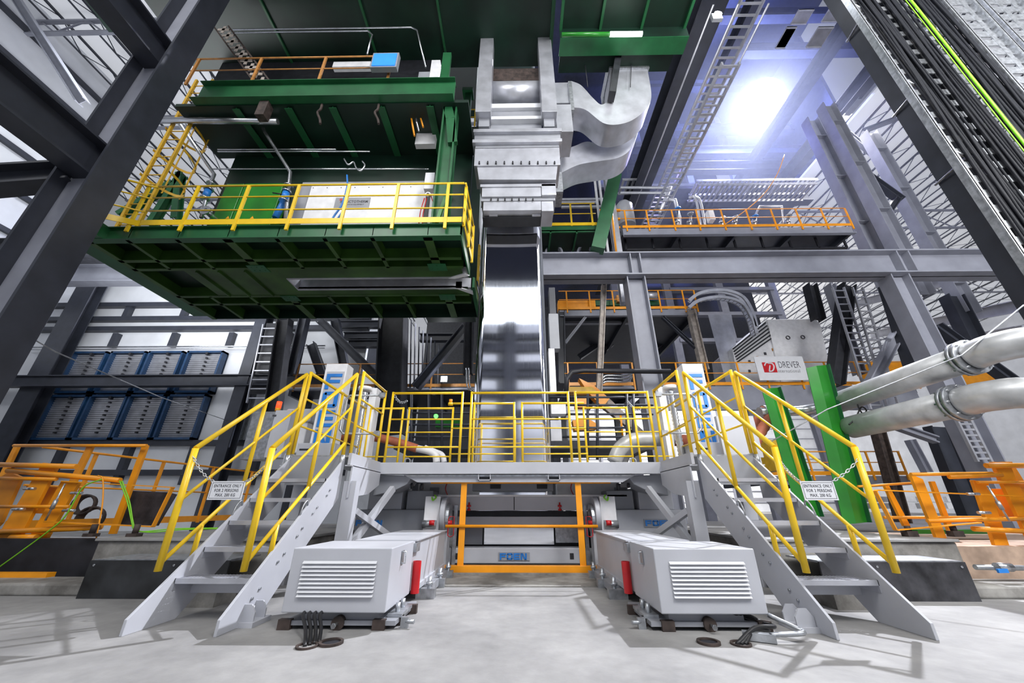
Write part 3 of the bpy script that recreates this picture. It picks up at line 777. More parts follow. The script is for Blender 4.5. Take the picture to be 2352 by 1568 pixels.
def logo(x0, x1, z0, z1, y, par):
    m = MB(); W_ = (x1-x0); g_ = W_*.03; w = (W_-3*g_)/4
    for i, ch in enumerate('FOEN'): letters(m, ch, x0+i*(w+g_), y, z0, w, z1-z0, .006, .26, .24)
    m.build('lettering', M['blue'], par)
q = P2(1148, 1270, 1210, 1285, 6.98); logo(q[0], q[1], q[2], q[3], 6.982, r)
for px in (1077, 1286):
    p = pt(px, 1168, Y=6.98)
    MB().cyl((p.x, p.y, p.z-.03), (p.x, p.y, p.z+.1), .012).cyl((p.x, p.y, p.z+.03), (p.x, p.y, p.z+.06), .035, 8).cyl((p.x, p.y, p.z-.03), (p.x, p.y, p.z), .03, 8).build('red_valve', M['red'], r)
for x0, x1 in ((1040, 1062), (1344, 1360)): fb(MB(), x0, 1160, x0+8, 1300, 6.95, .04).build('guide_post', M['galv'], r)
fb(MB(), 960, 1110, 1100, 1136, 7.4, .3).build('rear_cabinet', M['white'], r)
fb(MB(), 1280, 1110, 1440, 1136, 7.4, .3).build('rear_cabinet', M['white'], r)
fb(MB(), 1085, 1108, 1270, 1127, 7.1, .2).build('hanging_beam', M['grey_d'], r)
for a in (1126, 1233): fb(MB(), a, 1112, a+24, 1122, 7.08, .02).build('fork_pocket', M['dark'], r)
for a, b in ((987, 1008), (1412, 1440)): fb(MB(), a, 1119, b, 1134, 7.38, .02).build('vent', M['grey_d'], r)
for a in (1027, 1315):
    p = pt(a, 1122, Y=7.3); MB().tube(smooth([p+V((0, 0, .12)), p+V((-.03, 0, 0)), p+V((.02, 0, -.12))]), .01, 6).build('red_hose', M['red'], r)
for s, sd in ((-1, 'left'), (1, 'right')):
    X = lambda v: XC+s*v
    r = T('drive_unit', 'grey drive unit with a blue logo plate at the %s side of the machine' % sd, 'drive unit', (X(2.0), 6.9, 0), 'drive units beside the machine')
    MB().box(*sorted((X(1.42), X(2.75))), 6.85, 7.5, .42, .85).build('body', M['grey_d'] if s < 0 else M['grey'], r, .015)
    MB().box(*sorted((X(1.5), X(1.95))), 6.95, 7.5, .85, 1.15).build('top_box', M['grey_d'], r, .01)
    MB().box(*sorted((X(2.02), X(2.6))), 6.9, 7.5, .85, 1.2).build('top_box', M['grey'], r, .01)
    x0, x1 = (pt(818, 1200, Y=6.84).x, pt(878, 1200, Y=6.84).x) if s < 0 else (pt(1482, 1200, Y=6.84).x, pt(1546, 1200, Y=6.84).x)
    za, zb_ = pt(900, 1207, Y=6.84).z, pt(900, 1194, Y=6.84).z
    MB().box(x0-.02, x1+.03, 6.836, 6.85, za-.02, zb_+.02).build('logo_plate', M['grey_d'], r)
    logo(x0, x1, za, zb_, 6.834, r)
    MB().box(*sorted((X(1.3), X(2.3))), 6.9, 7.4, 0, .42).build('pedestal', M['dark'], r)
    r = T('brake_disc', 'round upright disc with a red locking handle at the %s end of the crossbeams' % sd, 'disc', (X(1.25), 6.75, .3), 'upright discs at the crossbeam ends')
    MB().cyl((X(1.2), 6.75, .78), (X(1.28), 6.75, .78), .27, 36).build('disc', M['grey'], r, .008)
    MB().ring((X(1.17), 6.75, .72), (1, 0, 0), .22, .15, .05, 32).build('rim', M['galv'], r)
    MB().box(*sorted((X(1.3), X(1.55))), 6.6, 6.8, .45, 1.05).build('bracket', M['white'], r, .006)
    MB().box(*sorted((X(1.16), X(1.30))), 6.65, 6.9, .0, .6).build('stand', M['grey'], r)
    MB().cyl((X(1.34), 6.6, .64), (X(1.56), 6.6, .64), .06, 16).build('roller', M['galv'], r)
    MB().cyl((X(1.08), 6.58, .66), (X(1.24), 6.58, .66), .035, 14).cyl((X(1.36), 6.55, .66), (X(1.44), 6.55, .66), .04, 14).build('red_pin', M['red'], r)
    h = [(X(1.05), 6.56, .75), (X(1.12), 6.56, .75), (X(1.14), 6.56, .72), (X(1.14), 6.56, .48), (X(1.1), 6.56, .46), (X(1.05), 6.56, .48)]
    MB().tube(h, .008, 6, False, closed=True).build('red_handle', M['red'], r)
    MB().tube(smooth([(X(1.4), 6.6, 1.07), (X(1.37), 6.57, 1.03), (X(1.42), 6.57, .99), (X(1.44), 6.58, 1.04)]), .012, 6).build('lime_hose_coil', M['lime'], r)
# ================================================================== GREEN FURNACE PLATFORM (left)
GX0, GX1, GY0, GY1 = -8.6, -1.08, 5.83, 9.25
def green():
    r = T('furnace_platform', 'large green steel platform with ribbed underside and a long slot', 'platform', (-5, 7.5, 5.75))
    zu, zd = 5.75, 6.04
    ya, yb, yc, yd = [pt(700, q, Z=zu).y for q in (596, 616, 679, 697)]
    sy0, sy1 = pt(800, 662, Z=zu).y, pt(800, 640, Z=zu).y
    sy0, sy1 = sorted((sy0, sy1)); SX = -5.35
    # deck plate
    m = MB().box(GX0, GX1, GY0+.02, sy0, zd-.02, zd).box(GX0, GX1, sy1, GY1, zd-.02, zd).box(GX0, SX, sy0, sy1, zd-.02, zd)
    m.build('deck_plate', M['green_d'], r)
    # solid bottom plate round the slot
    m = MB().box(-7.5, GX1-.15, yb, sy0, zu, zu+.02).box(-7.5, GX1-.1, sy1, yc, zu, zu+.02).box(-7.5, SX, sy0, sy1, zu, zu+.02)
    m.build('bottom_plate', M['green_o'], r)
    MB().box(GX0, GX1, GY0, GY0+.03, zu, zd).box(GX0, GX1, GY0-.05, GY0+.1, zu-.01, zu+.01).box(GX0, GX1, GY0-.06, GY0, zd-.02, zd+.0).build('front_fascia', M['green'], r)
    MB().box(GX1-.03, GX1, GY0, sy0, zu, zd).build('end_plate', M['green'], r)
    MB().box(GX1-.03, GX1+.06, sy1, GY1, zu, zd).build('end_plate', M['green'], r)
    MB().box(GX0, GX1, GY1-.03, GY1, zu, zd).build('back_fascia', M['green_d'], r)
    MB().box(GX0, GX0+.03, GY0, GY1, zu, zd).box(GX0-.02, GX0+.1, GY0, GY1, zu-.01, zu+.01).build('end_plate', M['green_o'], r)
    for y in (ya, yb, yc, yd):
        MB().box(GX0, GX1-.1, y-.01, y+.01, zu, zd-.02).box(GX0, GX1-.1, y-.045, y+.045, zu-.01, zu+.008).build('rib', M['green_o'], r)
    k = 0
    for x in (-7.75, -6.75, -5.75, -4.75, -3.8, -2.85, -1.75):
        w = .09 if k in (2, 6) else .04
        MB().box(x-.008, x+.008, GY0, yb, zu, zd-.02).box(x-w, x+w, GY0, yb, zu-.01, zu+.006).build('rib', M['green_o'], r)
        MB().box(x-.008, x+.008, yc, GY1, zu, zd-.02).box(x-w, x+w, yc, GY1, zu-.01, zu+.006).build('rib', M['green_o'], r)
        k += 1
    for x in (-5.75, -1.75):
        for y in (yb-.02, yc+.1):
            m = MB().box(x-.2, x+.2, y-.13, y+.13, zu-.022, zu-.008)
            for a in (-.12, 0, .12):
                for b in (-.06, .06): m.cyl((x+a, y+b, zu-.03), (x+a, y+b, zu-.02), .014, 6)
            m.build('splice_plate', M['green'], r)
    for x0 in (-7.2, -6.7, -6.1):
        MB().obox((x0, yb+.05, zu-.02), (x0+.0, yc-.05, zu-.02), .04, .06).build('stiffener', M['green_o'], r)
    # slot trim
    MB().box(SX, GX1-.25, sy0-.05, sy0, zu-.02, zu+.05).box(SX, SX+.03, sy0, sy1, zu-.02, zd).box(SX, GX1-.25, sy1, sy1+.05, zu-.02, zu+.05).box(SX, GX1, sy1, sy1+.02, zu, zd).box(SX, GX1, sy0-.02, sy0, zu, zd).build('slot_trim', M['alu'], r)
    MB().prism([(GX1-.4, sy1, zu-.03), (GX1-.25, sy1, zu-.03), (GX1, sy1+.14, zu-.03), (GX1, sy1+.3, zu-.03)], (0, 0, .2)).build('slot_mouth', M['sign'], r)
    MB().prism([(GX1-.5, sy0-.02, zu-.03), (GX1-.35, sy0, zu-.03), (GX1, sy0-.12, zu-.03), (GX1-.1, sy0-.2, zu-.03)], (0, 0, .2)).build('slot_mouth', M['sign'], r)
    # nearer step at the left end
    MB().box(-9.2, -8.2, 5.5, 5.83, zu, zd).box(-9.2, -8.6, 5.8, 9.25, zu+.1, zd).build('end_step', M['green'], r)
    for x in (-7.0, -2.1):
        MB().box(x-.1, x+.1, 8.6, 8.64, zu+.1, zu+.13).build('lamp_plate', M['sign'], r)
green()
def grail(label, pts, zb, h=1.05, mids=2, posts=(), mt='yellow', R_=.022, toe=True, name='guardrail', foot=.0, group=None, flat=False):
    r = T(name, label, 'guardrail', pts[0], group)
    up = V((0, 0, 1))
    P = [V((p[0], p[1], zb)) for p in pts]
    MB().tube([p+up*h for p in P], R_, 10).build('top_rail', M[mt], r)
    for k in range(mids):
        MB().tube([p+up*(h*(k+1)/(mids+1)+.04) for p in P], R_*.75, 8).build('middle_rail', M[mt], r)
    if toe:
        m = MB()
        for a, b in zip(P[:-1], P[1:]): m.obox(a+up*.09, b+up*.09, .012, .13)
        m.build('toe_board', M[mt], r)
    for q in posts:
        q = V((q[0], q[1], zb))
        if flat: MB().box(q.x-.035, q.x+.035, q.y-.008, q.y+.008, zb-foot, zb+h).build('post', M[mt], r)
        else: MB().box(q.x-.03, q.x+.03, q.y-.02, q.y+.02, zb-foot, zb+h).build('post', M[mt], r)
    return r
Yf = GY0-.08
px_posts = [343, 457, 572, 687, 802, 915, 1030]
pp = [(pt(q, 430, Y=Yf).x, Yf) for q in px_posts]
grail('yellow guardrail along the front edge of the green platform', [(-7.55, Yf), (GX1+.0, Yf)], 6.02, 1.06, 2, pp, foot=.13)
grail('yellow guardrail round the stepped left end of the green platform', [(-9.2, 5.45), (-8.3, 5.45), (-7.6, 5.78)], 6.02, 1.06, 2, [(-9.0, 5.45), (-8.25, 5.45)], foot=.13)
grail('yellow guardrail down the right end of the green platform, front half', [(GX1+.03, Yf), (GX1+.05, 7.1)], 6.02, 1.06, 2, [(GX1+.03, Yf+.1), (GX1+.04, 6.5), (GX1+.05, 7.05)])
grail('yellow guardrail down the right end of the green platform, back half', [(GX1+.12, 7.75), (GX1+.12, 9.2)], 6.02, 1.06, 2, [(GX1+.12, 7.8), (GX1+.12, 8.5), (GX1+.12, 9.15)])
# ladder with cage
def ladder():
    r = T('caged_ladder', 'ochre caged ladder rising at the left end of the green platform', 'ladder', (-7.9, 6.3, 6.05))
    for x in (-8.75, -8.3): MB().box(x-.03, x+.03, 6.27, 6.33, 6.05, 11.6).build('stile', M['yellow2'], r)
    for k in range(18): MB().cyl((-8.75, 6.3, 6.25+k*.3), (-8.3, 6.3, 6.25+k*.3), .014, 8).build('rung', M['yellow2'], r)
    for z in (8.1, 8.9, 9.7, 10.5):
        pts = [(-8.525+.38*math.cos(a), 6.3+.72*math.sin(a), z) for a in [math.pi*(k/10) for k in range(11)]]
        m = MB()
        for a, b in zip(pts[:-1], pts[1:]): m.obox(a, b, .008, .07)
        m.build('cage_hoop', M['yellow2'], r)
    for a in (.25, .5, .75):
        x, y = -8.525+.38*math.cos(math.pi*a), 6.3+.72*math.sin(math.pi*a)
        MB().box(x-.02, x+.02, y-.005, y+.005, 8.0, 10.6).build('cage_bar', M['yellow2'], r)
ladder()
# furnace body between decks
def body():
    r = T('green_furnace', 'dark green furnace hull standing on the green platform', 'furnace', (-4.5, 7, 6.04))
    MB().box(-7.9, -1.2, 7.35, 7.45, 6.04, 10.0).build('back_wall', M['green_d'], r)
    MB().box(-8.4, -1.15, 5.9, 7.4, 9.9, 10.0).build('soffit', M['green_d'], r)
    for x in (-6.9, -5.6, -4.5, -3.3, -2.1):
        MB().box(x-.09, x+.09, 5.95, 7.35, 9.84, 9.86).box(x-.01, x+.01, 5.95, 7.35, 9.86, 9.9).build('soffit_rib', M['green'], r)
    for i, (a, b) in enumerate(((488, 530), (532, 625))):
        q = pt(a, 500, Y=7.0).x, pt(b, 500, Y=7.0).x
        MB().box(q[0], q[1], 7.0, 7.3, 6.05, 8.5).build('door_panel', M['green_b'], r, .01)
    for px in (523, 579):
        p = pt(px, 499, Y=6.99)
        MB().prism([(p.x-.05, 6.992, p.z-.04), (p.x+.05, 6.992, p.z-.04), (p.x, 6.992, p.z+.045)], (0, .006, 0)).build('warning_triangle', M['amber'], r)
    z0, z1 = pt(700, 237, Y=5.9).z, pt(700, 197, Y=5.9).z
    MB().box(-7.9, -1.5, 5.86, 5.9, z0, z1).box(-7.9, -1.5, 5.7, 6.1, z0-.02, z0).box(-7.9, -1.5, 5.75, 6.0, z1, z1+.02).build('upper_beam', M['green'], r)
    x = pt(1018, 430, Y=6.1).x
    MB().box(x-.17, x+.17, 6.1, 6.14, 6.05, z0).box(x-.17, x-.13, 6.0, 6.3, 6.05, z0).box(x+.13, x+.17, 6.0, 6.3, 6.05, z0).build('corner_post', M['green'], r)
    MB().obox((x-.02, 5.95, 6.2), (x+.15, 5.95, 7.1), .05, .07).build('post_brace', M['green_b'], r)
    for px in (612, 740, 870):
        q = pt(px, 240, Y=5.9)
        if px > 700: MB().tube(smooth([q, q+V((.02, -.03, -.22)), q+V((-.05, 0, -.3)), q+V((.06, 0, -.55)), q+V((.1, 0, -.7))]), .03, 6).build('hanging_hook', M['rust'], r)
        else: MB().box(q.x-.1, q.x+.12, 5.8, 6.0, q.z-.5, q.z).build('rusty_bracket', M['rust'], r)
    # curved green arm at the right
    a = [pt(*q, Y=6.05) for q in ((1028, 125), (1022, 175), (1024, 230), (1035, 275), (1040, 330))]
    m = MB()
    for u, v in zip(a[:-1], a[1:]): m.obox(u, v, .22, .1, (0, 1, 0))
    m.build('curved_arm', M['green'], r)
body()
# brown guardrail above the upper beam
zub = pt(700, 195, Y=5.9).z
q = [(pt(a, 160, Y=5.85).x, 5.85) for a in (445, 590, 740, 895)]
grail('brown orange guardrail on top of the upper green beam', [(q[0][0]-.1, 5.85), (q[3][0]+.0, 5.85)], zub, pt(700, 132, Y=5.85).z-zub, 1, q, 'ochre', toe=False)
# white induction cabinet
def cabinet():
    Yc = 6.75
    a, b = pt(700, 480, Y=Yc).x, pt(975, 480, Y=Yc).x
    zt_ = pt(900, 424, Y=Yc).z
    r = T('induction_cabinet', 'large white riveted cabinet with a grey maker plate on the green platform', 'cabinet', ((a+b)/2, Yc, 6.05))
    MB().box(a, b, Yc, Yc+.55, 6.05, zt_).build('body', M['white'], r, .01)
    MB().box(a-.35, a-.02, Yc+.1, Yc+.5, 6.05, zt_+.1).build('side_post', M['grey_d'], r)
    MB().box(b+.02, b+.1, Yc-.03, Yc+.1, 6.05, zt_).build('dark_edge', M['dark'], r)
    MB().box(b+.1, b+.35, Yc, Yc+.1, 6.05, zt_-.1).build('side_panel', M['white'], r)
    MB().box(a-.4, b+.4, Yc+.2, Yc+.3, zt_+.25, zt_+.33).build('top_bar', M['grey_d'], r)
    m = MB()
    for i in range(9):
        x = a+.06+(b-a-.12)*i/8
        for z in (zt_-.08, 6.3, 6.14): m.cyl((x, Yc-.006, z), (x, Yc, z), .013, 6)
    m.build('rivets', M['dark'], r)
    p0, p1 = pt(766, 478, Y=Yc-.02), pt(851, 453, Y=Yc-.02)
    MB().box(p0.x, p1.x, Yc-.02, Yc, p0.z, p1.z).build('maker_plate', M['grey_d'], r)
    cx, cz = (p0.x+p1.x)/2, (p0.z+p1.z)/2
    text('INDUCTOTHERM', .105, (cx+.04, Yc-.022, cz+.03), M['ink'], r, 'lettering', .82, .001, off=.002)
    text('HEATING EQUIPMENT', .055, (cx+.06, Yc-.022, cz-.06), M['ink'], r, 'lettering', .85, .001)
    MB().cyl((p0.x+.13, Yc-.024, cz+.1), (p0.x+.13, Yc-.02, cz+.1), .035, 16).build('red_dot', M['red'], r)
    x = pt(984, 430, Y=6.3)
    r = T('junction_box', 'small white junction box above the right end of the white cabinet', 'junction box', (x.x, 6.3, x.z))
    MB().box(x.x-.11, x.x+.11, 6.3, 6.45, pt(984, 433, Y=6.3).z, pt(984, 396, Y=6.3).z).build('body', M['sign'], r, .008)
    rr = MB(); p = pt(983, 446, Y=6.25); rr.ring(p, (0, 1, 0), .06, .04, .02, 16).box(p.x-.05, p.x+.05, 6.25, 6.26, p.z-.005, p.z+.005)
    rr.build('fan', M['chrome'], r)
    for k, (p1, p2, p3) in enumerate((((975, 455), (966, 485), (962, 515)), ((980, 455), (972, 490), (970, 515)), ((990, 450), (998, 480), (988, 515)))):
        tag(MB().tube(smooth([pt(*c, Y=6.3) for c in (p1, p2, p3)]), .012, 6).build('red_hose', M['red']), 'thin red hose hanging under the small white junction box', 'hose', 'red hoses under the junction box')
    h = [pt(*c, Y=6.2) for c in ((797, 402), (797, 430), (785, 470), (768, 495), (762, 508), (772, 506), (790, 480), (797, 455))]
    tag(MB().tube(smooth(h), .02, 8).build('blue_hose', M['blue']), 'blue hose looping down in front of the white cabinet', 'hose')
cabinet()
def pipe(label, pts, r, m='chrome', Y=None, name='pipe', group=None, n=10, sm=False, cat='pipe'):
    P = [pt(p[0], p[1], Y=(p[2] if len(p) > 2 else Y)) for p in pts]
    if sm: P = smooth(P)
    return tag(MB().tube(P, r, n).build(name, M[m]), label, cat, group)
pipe('silver horizontal pipe under the upper green beam', [(340, 276), (638, 279)], .075, 'chrome', 6.2)
pipe('silver vertical drop pipe right of the first green doors', [(602, 282), (606, 300), (667, 395), (664, 420), (655, 505)], .04, 'chrome', 6.5)
pipe('silver drop pipe left of the green doors', [(412, 285), (492, 400), (480, 430), (462, 500)], .04, 'chrome', 6.5)
for (px, py, lb) in ((655, 450, 'right'), (475, 445, 'left')):
    p = pt(px, py, Y=6.45)
    r = T('pipe_valve', 'flanged valve with blue body on the %s silver drop pipe' % lb, 'valve', tuple(p), 'valves on the drop pipes')
    MB().cyl(p+V((0, 0, .12)), p+V((0, 0, .16)), .1, 14).cyl(p-V((0, 0, .16)), p-V((0, 0, .12)), .1, 14).cyl(p+V((0, 0, .3)), p+V((0, 0, .33)), .1, 14).build('flanges', M['chrome'], r)
    MB().cyl(p-V((0, 0, .1)), p+V((0, 0, .1)), .075, 14).build('valve_body', M['blue'], r)
    MB().cyl(p+V((0, -.05, 0)), p+V((-.25, -.08, .02)), .015, 8).build('lever', M['black'], r)
q = pt(632, 500, Y=6.6)
tag(MB().cyl(q, q+V((.1, 0, .6)), .07, 12).build('blue_pipe', M['blue']), 'short thick blue pipe behind the rail beside the green doors', 'pipe')
q = pt(472, 483, Y=6.4)
tag(MB().cyl(q, q+V((0, .3, 0)), .06, 12).ring(q, (0, 1, 0), .12, .05, .03, 16).build('flanged_stub', M['chrome']), 'flanged pipe stub low in front of the green doors', 'pipe')
for k, (y, x0, x1) in enumerate(((343, 500, 772), (348, 500, 850), (388, 480, 985), (267, 560, 925))):
    pipe('thin grey conduit crossing under the dark green soffit, number %s from above' % ('second', 'third', 'lowest', 'first')[k] if 0 else
         ['thin conduit under the green soffit, ending short at its middle', 'thin conduit just below the short one under the green soffit', 'lowest long conduit just above the white cabinet', 'fine line pipe below the hooks of the upper beam'][k],
         [(x0, y), (x1, y)], .018, 'chrome', 6.8)
pipe('curled flexible conduit hanging above the white cabinet', [(790, 365), (800, 378), (812, 372), (818, 385), (828, 392), (838, 380), (832, 370)], .02, 'chrome', 6.6, sm=True)
# open framework at the left end behind the ladder
for k, (a, b, lb) in enumerate((((405, 505), (415, 400), 'upright'), ((275, 495), (400, 420), 'sloping'), ((345, 520), (420, 400), 'leaning'))):
    tag(MB().ibeam(pt(*a, Y=7.4), pt(*b, Y=7.4), .2, .15, .02, (0, 1, 0)).build('green_brace', M['green']), '%s dark green steel brace left of the green doors' % lb, 'brace')

# ---------------------------------------------------------------- soffit of the tower above
def soffit():
    r = T('tower_hull', 'huge dark green tower hull seen from below at the top', 'furnace', (-3, 6, 14))
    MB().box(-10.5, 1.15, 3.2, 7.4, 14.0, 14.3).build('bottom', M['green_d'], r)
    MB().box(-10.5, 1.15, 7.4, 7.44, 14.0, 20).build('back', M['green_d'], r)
    for x in (-7.2, -4.4, -2.2): MB().box(x-.03, x+.03, 3.2, 7.4, 13.94, 14.0).build('seam', M['green'], r)
    MB().box(1.05, 1.15, 3.2, 7.4, 13.86, 14.0).build('edge_strip', M['green'], r)
soffit()
def topright():
    r = T('tower_gallery', 'dark teal gallery floor in three panels at the top right of the strip', 'platform', (3, 5, 13))
    y1 = pt(1400, 64, Z=13.2).y
    MB().box(1.25, 4.8, 3.3, y1, 13.2, 13.3).build('floor', M['green_d'], r)
    for a in (1.25, 2.35, 3.5, 4.7): MB().box(a, a+.07, 3.3, y1, 13.1, 13.2).build('rib', M['green'], r)
    MB().box(1.25, 4.8, y1, y1+.04, 12.75, 13.3).build('front_web', M['green_d'], r)
    MB().box(1.25, 4.8, y1, y1+.45, 12.73, 12.76).build('beam_flange', M['green'], r)
    MB().box(1.3, 4.6, y1+.45, y1+1.0, 12.9, 12.95).build('lower_floor', M['green_d'], r)
topright()
p0, p1 = pt(1290, 80, Y=5.75), pt(1475, 78, Y=5.75)
r = T('tube_light', 'glowing tube light under the dark green gallery', 'lamp', tuple(p1))
MB().cyl(p0, p0.lerp(p1, .6), .055, 12).build('green_tube', M['green_b'], r)
MB().cyl(p0.lerp(p1, .6), p1, .06, 12).build('lit_tube', M['tubeglow'], r)
# things on the upper deck
q0, q1 = pt(853, 150, Y=5.6), pt(912, 122, Y=5.6)
r = T('monitor', 'bright blue screen in a grey frame behind the brown guardrail', 'monitor', (q0.x, 5.6, q0.z))
MB().box(q0.x-.04, q1.x+.04, 5.62, 5.75, q0.z-.04, q1.z+.06).build('frame', M['grey_d'], r)
MB().box(q0.x, q1.x, 5.6, 5.62, q0.z, q1.z).build('screen', M['screen'], r)
pipe('upper bent conduit across the tower hull', [(535, 68), (945, 63), (958, 70), (978, 155)], .022, 'chrome', 6.0)
pipe('lower bent conduit across the tower hull ending at the blue screen', [(535, 75), (845, 71), (855, 80), (843, 125)], .022, 'chrome', 6.0)
fb(MB(), 640, 150, 985, 190, 7.2, .5)
tag(fb(MB(), 500, 140, 990, 192, 7.2, .3).build('dark_equipment', M['dark']), 'dark equipment bank behind the brown guardrail', 'equipment')
for k, (a, b, c, d, mt_, lb) in enumerate(((765, 142, 850, 152, 'white', 'pale box left of the blue screen'), (903, 183, 925, 196, 'yellow', 'small yellow actuator near the curved green arm'), (988, 138, 1008, 190, 'white', 'white upright panel beside the curved green arm'), (960, 165, 985, 195, 'grey_d', 'grey box right of the small yellow actuator'), (955, 300, 1000, 330, 'white', 'pale metal chute under the right end of the upper green beam'))):
    tag(fb(MB(), a, b, c, d, 6.7, .15).build('equipment_box', M[mt_]), lb, 'box')
for k, px in enumerate((938, 948, 958)):
    pipe('orange bar hanging below the right end of the upper beam', [(px, 236+k*4), (px+14, 312-k*10)], .025, 'orange' if k != 1 else 'chrome', 6.3, 'hanging_bar', 'bars below the upper beam', 6, cat='bar')
# cable ladder at upper left of the hull (H pattern)
def hladder():
    a, b = pt(492, 62, Y=5.9), pt(588, 195, Y=5.9)
    r = T('cable_ladder', 'pale cable ladder with H shaped rungs at the left end of the tower hull', 'cable ladder', tuple(b))
    d = (b-a).normalized(); w = V((1, 0, 0))*.42
    MB().obox(a, b, .04, .06, (0, 1, 0)).build('side_rail', M['rust'], r)
    MB().obox(a+w, b+w, .04, .06, (0, 1, 0)).build('side_rail', M['rust'], r)
    m = MB(); n = 9
    for k in range(n):
        c = a.lerp(b, (k+.5)/n); m.box(c.x+.04, c.x+.38, c.y-.01, c.y+.01, c.z-.05, c.z+.05); m.box(c.x+.17, c.x+.25, c.y-.01, c.y+.01, c.z-.16, c.z+.16)
    m.build('rungs', M['wood'], r)
hladder()
# ================================================================== NOZZLE STACK in front of the strip
def nozzle():
    r = T('cooling_nozzle', 'stack of pale sheet metal cooling nozzle boxes wrapped round the strip', 'nozzle box', (0, 6.8, 8.5))
    def B(name, a, b, c, d, Y, dd, mt='alu', bev=.006):
        return fb(MB(), a, b, c, d, Y, dd).build(name, M[mt], r, bev)
    for a, b in ((1094, 1128), (1243, 1277)):
        x0, x1 = pt(a, 215, Y=6.45).x, pt(b, 215, Y=6.45).x
        za, zb_ = pt(a, 256, Y=6.45).z, pt(a, 213, Y=6.45).z
        MB().prism([(x0, 6.45, za), (x0, 6.45, zb_), (x0, 6.62, 14.0), (x0, 6.95, 14.0), (x0, 6.85, za)], (x1-x0, 0, 0)).build('duct_leg', M['alu'], r, .008)
        fb(MB(), a+6, 256, b-4, 290, 6.65, .3).build('leg_foot', M['grey_d'], r)
    B('cross_bar', 1128, 158, 1243, 184, 6.95, .3, 'rust')
    MB().cyl((pt(1128, 212, Y=7).x, 7.05, pt(1180, 212, Y=7).z), (pt(1243, 212, Y=7).x, 7.05, pt(1180, 212, Y=7).z), .32, 28).build('round_duct', M['alu'], r)
    B('ledge', 1126, 238, 1244, 246, 6.8, .4, 'sign'); B('panel', 1126, 247, 1244, 268, 6.9, .4, 'grey_d')
    B('ledge', 1126, 267, 1244, 272, 6.75, .4, 'sign'); B('panel', 1126, 273, 1244, 296, 6.9, .4, 'grey_d')
    B('flange_plate', 1087, 296, 1290, 300, 6.6, .8); B('bevel_panel', 1090, 301, 1287, 318, 6.7, .6, 'grey_d')
    B('flange_plate', 1085, 320, 1291, 324, 6.5, .9)
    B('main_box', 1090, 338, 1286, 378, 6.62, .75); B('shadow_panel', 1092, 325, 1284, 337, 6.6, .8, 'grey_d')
    for k in range(10):
        p = pt(1101+k*19.2, 373, Y=6.61); MB().cyl((p.x, 6.6, p.z-.06), (p.x, 6.6, p.z+.02), .02, 6).build('bolt', M['dark'], r)
    q = [pt(*c, Y=6.66) for c in ((1095, 379), (1281, 379), (1277, 412), (1100, 412))]
    MB().prism(q, (0, .7, 0)).build('tapered_box', M['alu'], r, .006)
    B('dark_gap', 1103, 412, 1243, 424, 6.9, .4, 'dark')
    B('lower_box', 1107, 427, 1243, 450, 6.75, .6); B('lower_flange', 1103, 423, 1277, 427, 6.72, .65)
    B('side_box', 1244, 422, 1277, 447, 6.72, .6); B('bolt_strip', 1105, 451, 1275, 460, 6.8, .5, 'grey_d')
    m = MB()
    for k in range(7):
        p = pt(1128+k*16, 458, Y=6.79); m.cyl((p.x, 6.78, p.z-.04), (p.x, 6.78, p.z+.02), .018, 6)
    m.build('bolts', M['dark'], r)
    B('bottom_box', 1110, 461, 1243, 482, 6.82, .55); B('side_box', 1244, 462, 1271, 484, 6.8, .55)
    B('dark_gap', 1108, 484, 1243, 498, 7.0, .35, 'dark')
    for a in (1123, 1222): B('nozzle_lug', a, 485, a+20, 494, 6.95, .1)
nozzle()
def ribbon(name, top, bot, Y0, Y1, m, parent, n=8):
    """duct whose side outline is given by two rows of photo points at depth Y0"""
    A = smooth([pt(*p, Y=Y0) for p in top], n); B = smooth([pt(*p, Y=Y0) for p in bot], n)
    k = min(len(A), len(B)); A = A[:k]; B = B[:k]; d = V((0, Y1-Y0, 0)); b = MB()
    for rows in ((A, B), ([p+d for p in A], [p+d for p in B]), (A, [p+d for p in A]), (B, [p+d for p in B])):
        vs = []; 
        for p, q in zip(*rows): vs += [p, q]
        b.add(vs, [(2*i, 2*i+1, 2*i+3, 2*i+2) for i in range(k-1)], True)
    b.add([A[0], B[0], B[0]+d, A[0]+d], [(0, 1, 2, 3)]); b.add([A[-1], B[-1], B[-1]+d, A[-1]+d], [(0, 1, 2, 3)])
    return b.build(name, M[m], parent)
def ducts():
    r = T('upper_air_duct', 'upper silver S shaped air duct curving up right of the nozzle stack', 'air duct', tuple(pt(1390, 300, Y=7.2)))
    ribbon('duct_shell', [(1313, 186), (1335, 196), (1362, 225), (1382, 240), (1400, 224), (1400, 190), (1402, 150)],
           [(1313, 246), (1345, 252), (1390, 284), (1440, 281), (1478, 256), (1496, 222), (1486, 152)], 6.9, 7.6, 'alu', r)
    fb(MB(), 1272, 190, 1316, 236, 6.95, .7).build('neck', M['alu'], r); fb(MB(), 1278, 240, 1314, 302, 6.85, .8).build('neck', M['alu'], r)
    fb(MB(), 1308, 186, 1316, 252, 6.86, .8).build('flange', M['galv'], r)
    fb(MB(), 1398, 138, 1490, 155, 6.85, 1.1).build('top_flange', M['galv'], r)
    r = T('lower_air_duct', 'lower silver air duct sweeping up behind the upper one', 'air duct', tuple(pt(1390, 380, Y=7.9)))
    ribbon('duct_shell', [(1290, 345), (1320, 335), (1350, 325), (1390, 335), (1430, 310), (1465, 270)],
           [(1290, 396), (1330, 378), (1375, 370), (1420, 362), (1450, 340), (1470, 290)], 7.95, 8.7, 'alu', r)
    fb(MB(), 1276, 395, 1292, 440, 7.9, .6).build('flange', M['galv'], r)
ducts()
